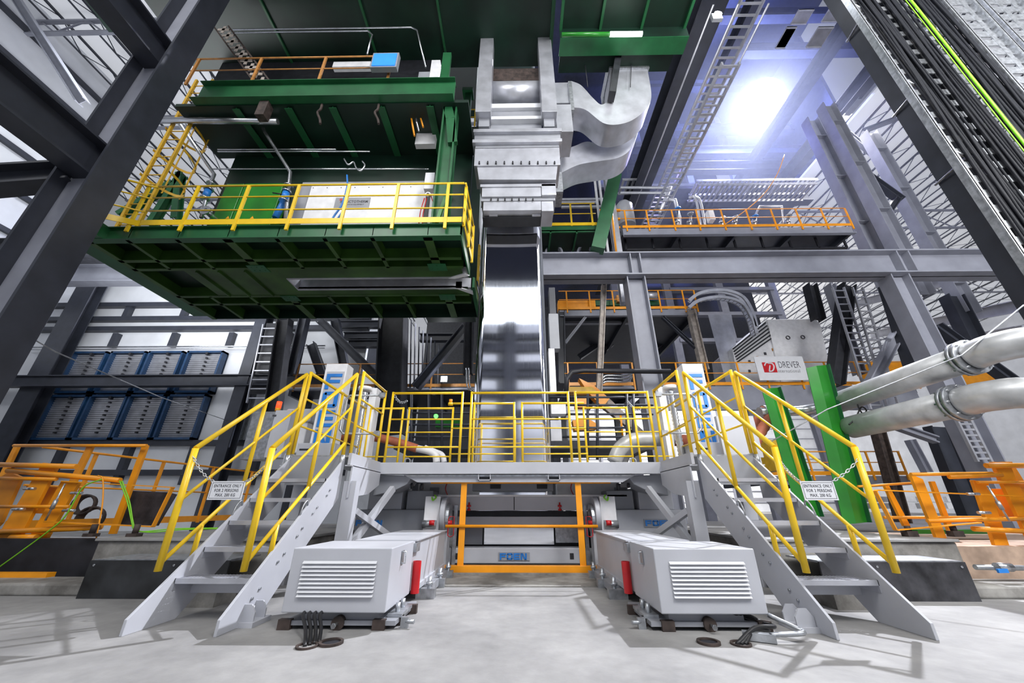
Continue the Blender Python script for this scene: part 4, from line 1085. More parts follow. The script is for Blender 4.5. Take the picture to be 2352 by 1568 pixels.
# dark hangers through the ducts
fbm = MB().obox(pt(1405, 222, Y=6.7), pt(1425, 92, Y=6.7), .18, .3, (0, 1, 0))
tag(fbm.build('hanger_beam', M['dark']), 'dark double hanger beam passing down between the silver ducts', 'beam')
for px, lb in ((1338, 'left'), (1452, 'right')):
    tag(MB().tube([pt(px, 95 if px < 1400 else 90, Y=6.8), pt(px+12 if px < 1400 else px-4, 200, Y=6.8)], .012, 6).build('hanger_rod', M['dark']), 'thin dark hanger rod at the %s of the silver upper duct' % lb, 'rod')
# small structures left of nozzle: green bracket and yellow rails
r = T('green_column', 'slim green column between the green platform and the nozzle stack', 'column', tuple(pt(1072, 290, Y=9)))
fb(MB(), 1066, 205, 1080, 292, 9, .2).build('shaft', M['green'], r); fb(MB(), 1062, 200, 1086, 206, 8.9, .4).build('cap', M['green'], r)
a, b = pt(1035, 255, Y=10).x, pt(1058, 255, Y=10).x
zz0, zz1 = pt(1045, 290, Y=10).z, pt(1045, 252, Y=10).z
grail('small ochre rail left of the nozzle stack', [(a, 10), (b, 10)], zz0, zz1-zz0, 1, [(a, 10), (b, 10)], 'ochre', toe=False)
a, b = pt(1076, 255, Y=10).x, pt(1092, 255, Y=10).x
grail('small yellow rail right of the slim green column', [(a, 10), (b, 10)], zz0, zz1-zz0, 1, [(a, 10), (b, 10)], 'yellow', toe=False)
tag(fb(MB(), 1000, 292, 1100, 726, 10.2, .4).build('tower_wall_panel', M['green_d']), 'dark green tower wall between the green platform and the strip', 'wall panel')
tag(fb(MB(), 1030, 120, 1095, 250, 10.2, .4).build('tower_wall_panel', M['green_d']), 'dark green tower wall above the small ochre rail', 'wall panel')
# small green balcony right of the strip
def balcony():
    Yb = 10.5
    z0, z1 = pt(1300, 519, Y=Yb).z, pt(1300, 528, Y=Yb).z
    x1 = pt(1390, 522, Y=Yb).x; x0 = pt(1232, 522, Y=Yb).x
    r = T('green_balcony', 'small green balcony just right of the strip', 'balcony', (x0, Yb, z1))
    MB().box(x0, x1, Yb, Yb+.05, z1-.1, z0).build('edge', M['green'], r)
    y1 = pt(1300, 574, Z=z1).y
    MB().box(x0, x1, Yb, y1, z1-.05, z1).build('floor', M['green_d'], r)
    for x in (x0+.5, (x0+x1)/2+.2, x1-.1): MB().box(x-.03, x+.03, Yb, y1, z1-.15, z1-.05).build('rib', M['green'], r)
    grail('yellow rail of the small green balcony', [(x0, Yb), (pt(1372, 522, Y=Yb).x, Yb)], z0, 1.05, 1, [(pt(q, 500, Y=Yb).x, Yb) for q in (1262, 1312, 1360)])
    m = MB().obox(pt(1372, 575, Y=10.3), pt(1412, 405, Y=10.3), .45, .35, (0, 1, 0))
    tag(m.build('green_column', M['green']), 'thick leaning green leg between the lower duct and the balcony', 'column')
balcony()
# ================================================================== TOWER SHELL (dark upper right)
struct(MB().box(-3, 26, 9, 34, 40, 40.3).build('ceiling_tower', M['slate']))
struct(MB().box(25.7, 26, 20, 33, 24, 40).build('wall_tower_right', M['slate']))
def ybeam(label, px, py, z, y0, y1, D, B, mt='slate', **k):
    p = pt(px, py, Z=z); return beam(label, (p.x, y0, z), (p.x, y1, z), D, B, mt, **k)
def xbeam(label, py, Y, px0, px1, D, B, mt='steel', **k):
    a, b = pt(px0, py, Y=Y), pt(px1, py, Y=Y); return beam(label, (a.x, Y, a.z), (b.x, Y, a.z), D, B, mt, **k)
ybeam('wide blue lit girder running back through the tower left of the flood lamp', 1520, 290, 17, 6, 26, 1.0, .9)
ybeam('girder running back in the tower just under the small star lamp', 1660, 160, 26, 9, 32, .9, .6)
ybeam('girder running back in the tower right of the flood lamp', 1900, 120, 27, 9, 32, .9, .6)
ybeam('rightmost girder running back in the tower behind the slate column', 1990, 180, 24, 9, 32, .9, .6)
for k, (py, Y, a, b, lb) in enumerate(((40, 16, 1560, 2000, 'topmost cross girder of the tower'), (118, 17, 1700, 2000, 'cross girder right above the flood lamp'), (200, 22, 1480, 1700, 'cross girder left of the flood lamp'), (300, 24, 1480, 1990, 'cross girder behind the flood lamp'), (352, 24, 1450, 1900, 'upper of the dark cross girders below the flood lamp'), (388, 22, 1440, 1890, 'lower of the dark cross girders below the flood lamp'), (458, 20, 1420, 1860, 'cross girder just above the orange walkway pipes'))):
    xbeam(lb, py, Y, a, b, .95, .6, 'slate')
m = MB()
for k in range(9):
    a = pt(1480, 290, Y=26).x; z = 13+k*2.4; m.box(a, 22, 27.5, 28, z, z+.3)
for x in (8.5, 13, 17.5, 22): m.box(x-.3, x+.3, 27.6, 28, 0, 40)
struct(m.build('trim_14', M['steel']))
tag(MB().box(5.5, 20, 19, 27, 20.6, 20.8).build('tower_floor', M['slate']), 'dark tower floor seen from below beneath the flood lamp', 'floor slab')
# grating decks at the upper right
def grating(label, x0, x1, y0, y1, z, n=26, mt='alu'):
    m = MB().box(x0, x1, y0, y0+.06, z-.1, z).box(x0, x1, y1-.06, y1, z-.1, z)
    for k in range(n): x = x0+(x1-x0)*(k+.5)/n; m.box(x-.02, x+.02, y0, y1, z-.06, z)
    for k in range(6): y = y0+(y1-y0)*(k+.5)/6; m.box(x0, x1, y-.012, y+.012, z-.05, z)
    return tag(m.build('floor_grating', M[mt]), label, 'grating')
for (a, b, c, d, z, lb) in ((1815, 20, 1870, 55, 24, 'bright floor grating at the very top of the tower, left one'), (1885, 20, 1940, 50, 24, 'bright floor grating at the very top of the tower, right one'), (1780, 60, 1830, 110, 22, 'floor grating above the flood lamp, left one'), (1850, 60, 1915, 108, 22, 'floor grating above the flood lamp, right one')):
    p, q = pt(a, d, Z=z), pt(c, b, Z=z); grating(lb, min(p.x, q.x), max(p.x, q.x), min(p.y, q.y), max(p.y, q.y), z)
def ytray(label, px, py, z, w, y0, y1, step=.35):
    p = pt(px, py, Z=z); r = T('cable_ladder', label, 'cable ladder', (p.x, y0, z))
    for x in (p.x-w/2, p.x+w/2): MB().box(x-.03, x+.03, y0, y1, z-.08, z+.08).build('side_rail', M['alu'], r)
    m = MB(); y = y0+.1
    while y < y1: m.box(p.x-w/2, p.x+w/2, y-.035, y+.035, z-.03, z+.02); y += step
    m.build('rungs', M['alu'], r)
ytray('long cable ladder running back left of the flood lamp, nearer the small star lamp', 1640, 190, 17.2, .8, 6.5, 22)
ytray('cable ladder running back beside the wide girder left of the flood lamp', 1590, 330, 15, .6, 8, 20)
for k, (px, lb) in enumerate(((1565, 'leftmost'), (1612, 'middle'), (1670, 'rightmost'))):
    p = pt(px, 200, Z=16.5); tag(MB().cyl((p.x, 7, 16.5), (p.x, 20, 16.5), .035, 8).build('conduit_pipe', M['alu']), 'bright conduit running back in the tower ceiling, %s of three' % lb, 'pipe')
# flood lamp
def flood():
    r = T('flood_lamp', 'blinding white flood lamp high in the tower', 'lamp', tuple(LAMP))
    d = (V((0, 2, 2))-LAMP).normalized()
    MB().cyl(LAMP-d*.35, LAMP-d*.05, 1.4, 28, 1.9).build('housing', M['alu'], r)
    MB().cyl(LAMP-d*.05, LAMP, 1.8, 32).build('lens', M['glow'], r)
    MB().cyl(LAMP-d*.3, LAMP-d*.3+V((0, 0, 3)), .06, 8).build('bracket', M['steel'], r)
flood()
def small_lamp(px, py, Y, r_, label, pw=40):
    p = pt(px, py, Y=Y); r = T('work_lamp', label, 'lamp', tuple(p))
    MB().cyl(p, p+V((0, .06, 0)), r_, 16).build('lens', M['glow'], r)
    MB().box(p.x-r_*1.3, p.x+r_*1.3, p.y+.06, p.y+.15, p.z-r_*1.2, p.z+r_*1.2).build('housing', M['grey_d'], r)
    lamp('POINT', 'work_lamp_light', p-V((0, .3, 0)), pw, (.9, .93, 1), .1)
small_lamp(1650, 30, 5.6, .1, 'small bright star shaped lamp at the top edge of the tower', 60)
small_lamp(1019, 869, 14, .1, 'small bright lamp glowing behind the platform left of the strip', 60)
small_lamp(1925, 74, 15, .09, 'tiny lamp beside the slate column at the top right', 30)
# ================================================================== MAIN BEAM AND COLUMNS, right of the strip
YB = 10.7
zb1, zb0 = pt(1400, 590, Y=YB).z, pt(1400, 641, Y=YB).z
zc = (zb0+zb1)/2; D = zb1-zb0
x0, xm, x1 = pt(1246, 620, Y=YB).x, pt(2068, 620, Y=YB).x, 18.5
def mainbeam():
    r = T('main_girder', 'long grey steel girder crossing the picture right of the strip', 'beam', (x0, YB, zc))
    MB().box(x0, x1, YB-.3, YB+.3, zb0, zb0+.05).build('bottom_flange', M['steel'], r)
    MB().box(x0, x1, YB-.3, YB+.3, zb1-.05, zb1).build('top_flange', M['steel'], r)
    MB().box(x0, x1, YB-.02, YB+.02, zb0, zb1).build('web', M['steel'], r)
    for px in (1446, 1468, 2058, 2085):
        x = pt(px, 620, Y=YB).x; MB().box(x-.02, x+.02, YB-.28, YB+.28, zb0+.05, zb1-.05).build('stiffener', M['steel'], r)
mainbeam()
c = pt(1466, 700, Y=10.7); column('thick grey H column under the main girder right of the strip', c.x, 10.75, 0, zb0, .62, .5, 'steel', 'x')
c2 = pt(1446, 700, Y=11.2)
tag(MB().tube([(c2.x-.02, 11.1, 0), (c2.x-.02, 11.1, zb0-.1)], .07, 8).build('drain_pipe', M['dark']), 'black vertical pipe on the left flank of the thick H column', 'pipe')
c = pt(2086, 700, Y=10.7); column('thick grey H column under the main girder at the right', c.x, 10.75, 0, zb0, .62, .5, 'steel', 'x')
c = pt(1418, 560, Y=12.3); column('pale slender column rising behind the main girder near the balcony', c.x, 12.4, zb0, 14.6, .3, .3, 'alu')
for px, Y, z0_, z1_, D_, lb, mt_ in ((2002, 13.6, 8.5, 22, .5, 'tower column left of the braced pair at the right'), (2059, 13.0, 8.5, 22, .62, 'tower column at the middle of the braced group at the right'), (2136, 14.4, 8.5, 22, .5, 'tower column right of the braced pair at the right')) if 0 else ():
    pass
for px, Y, lb in ((2015, 13.8, 'tower column above the main girder, leftmost of the braced group at the right'), (2080, 13.0, 'tower column above the main girder, middle of the braced group at the right'), (2160, 14.6, 'tower column above the main girder, rightmost of the braced group at the right')):
    p = pt(px, 600, Y=Y); column(lb, p.x, Y, 8.6, 20, .6, .5, 'steel', 'x', stiff=4)
pa, pb = pt(1945, 370, Y=13.9), pt(2070, 460, Y=13.9)
beam('short cross brace sloping down between the braced tower columns', pa, pb, .3, .3)
beam('short cross brace rising between the braced tower columns', pt(2030, 500, Y=13.9), pt(2062, 455, Y=13.9), .25, .3)
beam('pale brace rising to the right behind the flood lamp beams', pt(1915, 300, Y=15), pt(2010, 190, Y=15), .35, .3, 'steel')
beam('cross brace fan near the roof joists at the right, lower arm', pt(1940, 300, Y=16), pt(2060, 400, Y=16), .25, .25)
beam('cross brace fan near the roof joists at the right, upper arm', pt(1985, 300, Y=16), pt(2060, 272, Y=16), .25, .25)
beam('horizontal dark beam behind the braced columns above the main girder', pt(2130, 582, Y=15.5), pt(2260, 590, Y=15.5), .5, .4, stiff=2)
xbeam('far grey roof girder seen past the right slate column', 385, 26, 2040, 2150, 1.2, .5, 'steel')
# columns below the girder at the right
for (a, b, Y, D_, lb, mt_) in (((1945, 655), (1918, 880), 13.4, .45, 'dark leaning column behind the white air unit', 'dark'),
        ((2045, 655), (2120, 880), 12.3, .55, 'slate column just left of the right thick H column', 'slate'),
        ((2185, 680), (2260, 830), 14.5, .7, 'slate column in front of the roof joists at the right', 'slate'),
        ((1905, 655), (1975, 860), 15, .25, 'slender pale column right of the white air unit', 'steel'),
        ((1860, 655), (1880, 735), 15.4, .4, 'short dark hanger above the white air unit', 'dark')):
    tag(MB().ibeam(pt(*a, Y=Y), pt(*b, Y=Y), D_, .45, .04, (1, 0, 0)).build('steel_column', M[mt_]), lb, 'column')
beam('brace sloping from the right thick column to the lower right', pt(2150, 750, Y=11.5), pt(2330, 880, Y=11.5), .3, .3, 'slate')
beam('brace sloping left of the right thick column', pt(1990, 900, Y=12.5), pt(2075, 740, Y=12.5), .3, .3, 'steel')
for k, (a, b, lb) in enumerate((((1960, 700), (2350, 600), 'upper'), ((2000, 770), (2352, 700), 'middle'), ((2100, 800), (2352, 760), 'lower'))):
    beam('%s of the long girders running back under the roof at the right' % lb, pt(*a, Y=30), pt(*b, Y=16), .6, .4, 'steel')
def vladder(label, a, b, Y, w, n=16):
    A, B = pt(*a, Y=Y), pt(*b, Y=Y); r = T('cable_ladder', label, 'cable ladder', tuple(A)); W_ = V((w, 0, 0))
    MB().obox(A, B, .05, .08, (0, 1, 0)).build('side_rail', M['alu'], r); MB().obox(A+W_, B+W_, .05, .08, (0, 1, 0)).build('side_rail', M['alu'], r)
    m = MB()
    for k in range(n): c_ = A.lerp(B, (k+.5)/n); m.box(c_.x, c_.x+w, Y-.02, Y+.02, c_.z-.025, c_.z+.025)
    m.build('rungs', M['alu'], r)
vladder('pale cable ladder climbing between the leaning dark column and the slate columns', (2000, 940), (1912, 660), 13, .45)
vladder('pale cable ladder beside the slender column behind the right walkway', (2040, 940), (1958, 660), 13.2, .4)
vladder('pale ladder on the thick column behind the lower silver pipe', (2245, 1060), (2180, 930), 10.3, .35, 10)
# ================================================================== WALKWAYS
def walkway(label, rail_label, Y, px0, px1, ytop, yrail, depth, posts, mt='orange', fas=.45, under='slate', mids=1, legs=False):
    z = pt(1500, ytop, Y=Y).z; a, b = pt(px0, ytop, Y=Y).x, pt(px1, ytop, Y=Y).x
    h = pt(1500, yrail, Y=Y).z-z
    r = T('steel_walkway', label, 'walkway', (a, Y, z-fas))
    MB().box(a, b, Y, Y+.04, z-fas, z).box(a, b, Y-.12, Y, z-fas, z-fas+.04).build('edge_beam', M['steel'], r)
    MB().box(a, b, Y+.04, Y+depth, z-.06, z).build('floor', M[under], r)
    n = max(2, int((b-a)/2.2))
    for k in range(n+1): x = a+(b-a)*k/n; MB().box(x-.06, x+.06, Y+.04, Y+depth, z-.3, z-.06).build('joist', M['slate'], r)
    pp = [(pt(q, yrail, Y=Y).x, Y-.04) for q in posts]
    if legs:
        for x in (a+.15, b-.15): MB().box(x-.1, x+.1, Y+depth-.3, Y+depth-.1, 0, z-.06).build('support_leg', M['slate'], r)
    grail(rail_label, [(a, Y-.04), (b, Y-.04)], z, h, mids, pp, mt, foot=.15)
    return z, a, b
walkway('upper grey walkway high on the right below the flood lamp', 'orange guardrail of the upper right walkway', 13, 1430, 1957, 525, 484, 3.2, (1433, 1483, 1541, 1597, 1654, 1712, 1769, 1826, 1884, 1940), fas=.42)
m = MB(); a, b = pt(1440, 575, Y=13.6).x, pt(1950, 575, Y=13.6).x; z = pt(1500, 572, Y=13.6).z
m.box(a, b, 13.6, 13.68, z-.05, z+.05).box(a, b, 14.6, 14.68, z+.2, z+.3)
for k in range(9): x = a+(b-a)*k/8; m.box(x-.04, x+.04, 13.6, 13.66, z, z+.7)
tag(m.build('pipe_rack', M['dark']), 'dark pipe rack hanging beneath the upper right walkway', 'rack')
walkway('long grey walkway behind the right stair and pale sign', 'orange guardrail of the long lower walkway behind the right stair', 14.6, 1500, 2100, 887, 834, 3, (1550, 1617, 1690, 1750, 1827, 1890, 1960, 2020, 2085), fas=1.0, under='slate')
walkway('grey walkway behind the yellow platform rails right of the strip', 'orange guardrail between the strip and the thick H column', 14.6, 1296, 1448, 956, 836, 3, (1300, 1450), fas=.15) if 0 else None
walkway('middle walkway with orange toe boards just right of the strip', 'orange guardrail of the middle walkway right of the strip', 15, 1285, 1600, 711, 668, 7, (1300, 1352, 1405, 1510, 1565, 1592), 'orange', fas=.35, legs=True)
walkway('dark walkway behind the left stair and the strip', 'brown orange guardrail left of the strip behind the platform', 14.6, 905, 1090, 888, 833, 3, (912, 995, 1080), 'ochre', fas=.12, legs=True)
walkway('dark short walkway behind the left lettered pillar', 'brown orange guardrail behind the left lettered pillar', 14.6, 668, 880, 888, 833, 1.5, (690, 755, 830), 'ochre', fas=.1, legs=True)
walkway('short walkway between strip and thick H column behind the platform', 'orange guardrail between strip and thick H column', 13.4, 1298, 1455, 887, 833, 2.5, (1303, 1370, 1450), 'orange', fas=.12, legs=True)
# things on the middle walkway
tag(fb(MB(), 1282, 690, 1368, 709, 15.2, .4).build('orange_guard', M['orange']), 'orange perforated guard box on the middle walkway', 'guard')
tag(fb(fb(MB(), 1368, 690, 1515, 700, 15.4, .4), 1380, 700, 1500, 707, 15.5, .3).build('green_machine', M['green']), 'green machine frame on the middle walkway', 'frame')
tag(fb(MB(), 1417, 677, 1430, 692, 15.2, .3).build('motor', M['ochre']), 'small brown motor on the green frame', 'motor')
a, b = pt(1484, 679, Y=15.1), pt(1508, 679, Y=15.1)
tag(MB().cyl(a, b, .16, 14).build('air_drum', M['alu']), 'small pale horizontal drum on the middle walkway', 'drum')
beam('upright pale post in front of the middle walkway', pt(1387, 655, Y=11.6), pt(1376, 900, Y=11.6), .18, .2, 'wood')
beam('pale upright post at the right end of the middle walkway', pt(1586, 712, Y=14.9), pt(1618, 850, Y=14.9), .3, .3, 'wood')
beam('left upright of the portal under the middle walkway', pt(1289, 716, Y=15), pt(1291, 880, Y=15), .3, .3)
beam('slanted brace under the left end of the middle walkway', pt(1345, 728, Y=15), pt(1298, 788, Y=15), .12, .12, 'steel')
beam('slanted brace under the right end of the middle walkway', pt(1522, 728, Y=15), pt(1600, 800, Y=15), .15, .15, 'slate')
xbeam('silver pipe beam crossing below the middle walkway', 742, 16, 1292, 1500, .12, .2, 'steel')
for k, (a, b) in enumerate((((1390, 800), (1480, 735)), ((1500, 800), (1580, 745)), ((1330, 820), (1420, 760)))):
    beam('dark truss diagonal under the middle walkway, %s of three' % ('middle', 'rightmost', 'leftmost')[k], pt(*a, Y=19), pt(*b, Y=19), .3, .3, 'slate')
# curved cable ladder
def arc_tray():
    r = T('curved_cable_ladder', 'curved galvanised cable ladder bending down above the white air unit', 'cable ladder', tuple(pt(1660, 700, Y=13.8)))
    o = [(1582, 690), (1610, 672), (1660, 666), (1705, 680), (1728, 715), (1738, 750)]
    for k, (dx, dy, yy) in enumerate(((0, 0, 13.8), (0, 16, 13.8), (-8, 4, 14.5), (-10, 20, 14.5))):
        P = smooth([pt(x+dx*(1 if x > 1600 else 0), y+dy, Y=yy) for x, y in o], 5); m = MB()
        for a, b in zip(P[:-1], P[1:]): m.obox(a, b, .13, .06, (0, 1, 0))
        m.build('side_rail', M['alu'], r)
    m = MB()
    P = smooth([pt(x, y+18, Y=13.8) for x, y in o], 5); Q = smooth([pt(x-9, y+24, Y=14.5) for x, y in o], 5)
    for a, b in zip(P, Q): MB().cyl(a, b, .02, 6).build('rung', M['alu'], r)
arc_tray()
a, b = pt(1626, 722, Y=16.5), pt(1668, 880, Y=16.5); c_, d_ = pt(1680, 722, Y=16.5), pt(1705, 880, Y=16.5)
tag(MB().prism([a, c_, d_, b], (0, .01, 0)).build('metal_strip', M['alu']), 'dull second metal strip dropping behind the orange walkway', 'metal strip')
# white air unit
def airunit():
    Y = 16
    r = T('air_unit', 'big white air handling unit with a louvred slanting side behind the walkway', 'air unit', tuple(pt(1780, 890, Y=Y)))
    MB().prism([pt(*p, Y=Y) for p in ((1762, 733), (1872, 731), (1884, 742), (1900, 810), (1912, 900), (1800, 900))], (0, 2.2, 0)).build('body', M['white'], r, .03)
    MB().prism([pt(*p, Y=Y+.1) for p in ((1762, 733), (1682, 800), (1700, 900), (1800, 900))], (0, 2.0, 0)).build('side_hood', M['white'], r)
    for k in range(6):
        a, b = pt(1758-k*-3, 741+k*7, Y=Y+.06), pt(1684+k*2, 801+k*6, Y=Y+.06)
        MB().obox(a, b, .06, .09, (0, 1, 0)).build('vent_slot', M['dark'], r)
    for px, py in ((1810, 775), (1844, 774)):
        p = pt(px, py, Y=Y-.03); MB().ring(p, (0, 1, 0), .1, .07, .03, 14).build('handle_ring', M['ink'], r)
    for k in range(7):
        p = pt(1722+(k % 4)*18, 830+(k//4)*22-(k % 4)*9, Y=Y+.08); MB().box(p.x-.06, p.x+.03, p.y-.03, p.y, p.z-.06, p.z+.06).build('clip', M['ochre'] if k % 2 else M['ink'], r)
airunit()
def drever():
    Y = 14.3
    a, b = pt(1746, 873, Y=Y), pt(1842, 818, Y=Y)
    r = T('company_sign', 'white company sign with a red square logo on the orange walkway rail', 'sign', ((a.x+b.x)/2, Y, a.z))
    MB().box(a.x, b.x, Y, Y+.03, a.z, b.z).build('board', M['sign'], r)
    p, q = pt(1756, 855, Y=Y), pt(1779, 832, Y=Y)
    MB().box(p.x, q.x, Y-.012, Y, p.z, q.z).build('logo_square', M['red'], r)
    cx, cz, s_ = (p.x+q.x)/2, (p.z+q.z)/2, (q.x-p.x)
    pts = [(cx-.05*s_, Y-.016, cz+.33*s_), (cx+.25*s_, Y-.016, cz+.3*s_), (cx+.33*s_, Y-.016, cz+.05*s_), (cx+.15*s_, Y-.016, cz-.28*s_), (cx-.15*s_, Y-.016, cz-.35*s_)]
    m = MB().tube(smooth(pts), s_*.055, 6); m.tube(smooth([(cx-.38*s_, Y-.016, cz+.12*s_), (cx-.2*s_, Y-.016, cz+.36*s_), (cx+.05*s_, Y-.016, cz+.33*s_)]), s_*.05, 6)
    m.tube([(cx+.05*s_, Y-.016, cz+.15*s_), (cx-.12*s_, Y-.016, cz-.3*s_)], s_*.05, 6)
    m.build('logo_swoosh', M['sign'], r)
    t1 = pt(1811, 838, Y=Y); t2 = pt(1811, 852, Y=Y)
    text('DREVER', .40, (t1.x+.02, Y-.004, t1.z), M['ink'], r, 'lettering', .62, .002, off=-.004)
    text('International', .21, (t2.x, Y-.004, t2.z), M['ink'], r, 'lettering', .78, .002, off=-.003, sp=1.1)
drever()
# ================================================================== UPPER RIGHT SERVICES above the walkway
pipe('pale double pipe run above the upper walkway, upper pipe', [(1425, 431), (1540, 431), (1520, 480)], .07, 'alu', 14.5)
pipe('pale double pipe run above the upper walkway, lower pipe', [(1425, 443), (1532, 443), (1515, 490)], .07, 'alu', 14.5)
pipe('silver pipe bending down left of the white cabinet box on the upper walkway', [(1535, 458), (1550, 460), (1560, 500), (1562, 520)], .09, 'alu', 14)
pipe('tall silver swan neck pipe on the upper walkway, left of the pair', [(1582, 453), (1598, 458), (1610, 520)], .06, 'alu', 14, sm=True)
pipe('tall silver swan neck pipe on the upper walkway, right of the pair', [(1594, 450), (1608, 462), (1620, 520)], .06, 'alu', 14, sm=True)
pipe('silver inverted U pipe on the upper walkway near its right end', [(1722, 520), (1745, 474), (1795, 474), (1800, 520)], .05, 'alu', 14)
pipe('orange cable sagging from the tower onto the upper walkway', [(1802, 355), (1785, 400), (1755, 445), (1710, 485), (1665, 515)], .018, 'orange', 12.8, 'hanging_cable', sm=True, cat='cable')
for k, (px, hh) in enumerate(((1557, 480), (1586, 492), (1690, 500), (1735, 498), (1812, 496), (1660, 502))):
    p = pt(px, 520, Y=13.8); q = pt(px, hh, Y=13.8)
    r = T('valve_assembly', 'silver valve assembly on the upper walkway, %s counted from the left' % ('first', 'second', 'fourth', 'fifth', 'sixth', 'third')[k], 'valve', tuple(p), 'valves on the upper walkway')
    MB().cyl(p, q, .06, 10).build('spindle', M['chrome'], r); MB().cyl(p+V((0, 0, .2)), p+V((0, 0, .28)), .13, 12).build('flange', M['chrome'], r)
    MB().cyl(q, q+V((.0, 0, .05)), .14, 12).build('handwheel', M['blue'] if k % 3 == 0 else M['galv'], r)
tag(fb(MB(), 1629, 480, 1641, 503, 13.6, .3).build('control_box', M['white']), 'small white control box on the upper walkway', 'box')
p = pt(1440, 520, Y=14); 
tag(MB().tube([(p.x, 14, p.z), (p.x, 14, p.z+1.2), (p.x, 14, p.z+1.45)], .42, 18, True, [.42, .42, .25]).build('storage_tank', M['grey_d']), 'grey upright tank at the left end of the upper walkway', 'tank')
def xtray(label, py, Y, px0, px1, w=.8, mt='alu'):
    a, b = pt(px0, py, Y=Y), pt(px1, py, Y=Y); r = T('cable_tray', label, 'cable tray', tuple(a))
    MB().box(a.x, b.x, Y, Y+.03, a.z-.08, a.z+.08).build('side_rail', M[mt], r); MB().box(a.x, b.x, Y+w, Y+w+.03, a.z-.08, a.z+.08).build('side_rail', M[mt], r)
    m = MB(); x = a.x
    while x < b.x: m.box(x, x+.12, Y, Y+w, a.z-.05, a.z-.02); x += .28
    m.build('rungs', M[mt], r)
xtray('long pale cable tray above the upper walkway, front one', 424, 15.5, 1600, 1880, 1.2)
xtray('long pale cable tray above the upper walkway, rear one', 414, 18, 1600, 1880, 1.2)
xtray('cable tray right of the lower silver duct', 412, 15, 1430, 1500, 1)
for k, (py, Y, a, b) in enumerate(((462, 14, 1290, 1370), (472, 14, 1290, 1400), (455, 14.5, 1290, 1395), (480, 13, 1375, 1425), (500, 13, 1375, 1425), (520, 13, 1375, 1425))):
    tag(fb(MB(), a, py, b, py+3, Y, .1).build('pipe_bar', M['alu'] if k < 3 else M['orange']), ['thin bright bar behind the balcony, middle one', 'thin bright bar behind the balcony, lowest one', 'thin bright bar behind the balcony, highest one', 'orange crossbar beside the pale slender column, highest', 'orange crossbar beside the pale slender column, middle', 'orange crossbar beside the pale slender column, lowest'][k], 'bar')
for k, (px, lb) in enumerate(((1366, 'left'), (1376, 'right'))):
    pipe('thin white vertical pipe, %s one of two beside the green leg' % lb, [(px, 412), (px+10, 500), (px+22, 588)], .05, 'white', 11.6)
pipe('orange ladder upright beside the pale slender column', [(1402, 455), (1416, 585)], .04, 'orange', 12)
m = MB()
for k in range(2): pass
for cx in (1272, 1345):
    p = pt(cx, 582, Y=11.5)
    tag(MB().ring(p, (0, 1, 0), .34, .27, .2, 24).build('trolley_wheel', M['steel']), 'round wheel under the small green balcony, %s one' % ('left' if cx < 1300 else 'right'), 'wheel')
# ================================================================== SILVER PIPES, HOSES, GREEN POSTS at the right
def bigpipe(label, near, far, Xp, rad, elbow, mt='pipe'):
    a = pt(*near, X=Xp); b = pt(*far, X=Xp); r = T('silver_pipe', label, 'pipe', tuple(a), 'fat silver pipes at the right')
    MB().tube([b, a], rad, 24).build('straight_run', M[mt], r)
    MB().cyl(a+V((0, .0, 0)), a+V((0, .05, 0)), rad*1.3, 28).cyl(a-V((0, .07, 0)), a-V((0, .02, 0)), rad*1.3, 28).build('flange', M['galv'], r)
    m = MB()
    for k in range(8):
        an = k*math.pi/4; o_ = V((math.cos(an)*rad*1.17, 0, math.sin(an)*rad*1.17)); m.cyl(a+o_-V((0, .1, 0)), a+o_+V((0, .09, 0)), .013, 6)
    m.build('flange_bolts', M['chrome'], r)
    P = smooth([a-V((0, .07, 0))]+[V(e) for e in elbow], 7)
    MB().tube(P, rad, 24).build('elbow', M[mt], r)
    MB().ring(P[-6], P[-5]-P[-7], rad*1.02, rad*.9, .012, 28).build('weld_seam', M['galv'], r)
    return a, b
Xp = 6.05
a = pt(2200, 925, X=Xp)
bigpipe('lower fat silver pipe with an elbow turning down at the right edge', (2200, 925), (1955, 981), Xp, .19, [a+V((.03, -.35, .0)), a+V((.2, -.62, -.05)), a+V((.42, -.74, -.35)), a+V((.46, -.76, -.8)), a+V((.46, -.76, -2.1))])
a2 = pt(2222, 822, X=Xp+.1)
bigpipe('upper fat silver pipe with an elbow turning down at the right edge', (2222, 822), (1905, 931), Xp+.1, .185, [a2+V((.03, -.3, .02)), a2+V((.22, -.55, .0)), a2+V((.6, -.62, -.15)), a2+V((.78, -.64, -.5)), a2+V((.8, -.65, -2.4))])
e1 = pt(1905, 931, X=Xp+.1)
tag(MB().tube([e1+V((0, -.02, 0)), e1+V((0, .25, 0)), e1+V((-.3, .45, 0)), e1+V((-.75, .5, 0))], .1, 16, True, [.17, .11, .1, .1]).build('pipe_reducer', M['chrome']), 'bare metal reducer joining the upper fat pipe to the hose clamp', 'pipe fitting')
h0 = e1+V((-.78, .5, 0))
r = T('hose_clamp', 'silver cam lock clamp with red levers on the terracotta hose', 'clamp', tuple(h0))
MB().tube([h0, h0+V((-.3, 0, -.02))], .13, 18, True, [.13, .11]).ring(h0+V((-.08, 0, 0)), (1, 0, 0), .155, .11, .05).ring(h0+V((-.2, 0, -.01)), (1, 0, 0), .145, .1, .04).build('coupling', M['chrome'], r)
MB().tube([h0+V((-.1, -.1, .14)), h0+V((.15, -.1, .17))], .012, 6).build('lever', M['red'], r)
Yh = h0.y
P = [h0+V((-.28, 0, -.01)), pt(1800, 932, Y=Yh), pt(1770, 960, Y=Yh-.1), pt(1745, 995, Y=Yh-.2), pt(1720, 1045, Y=Yh-.3)]
Q = smooth(P, 8)
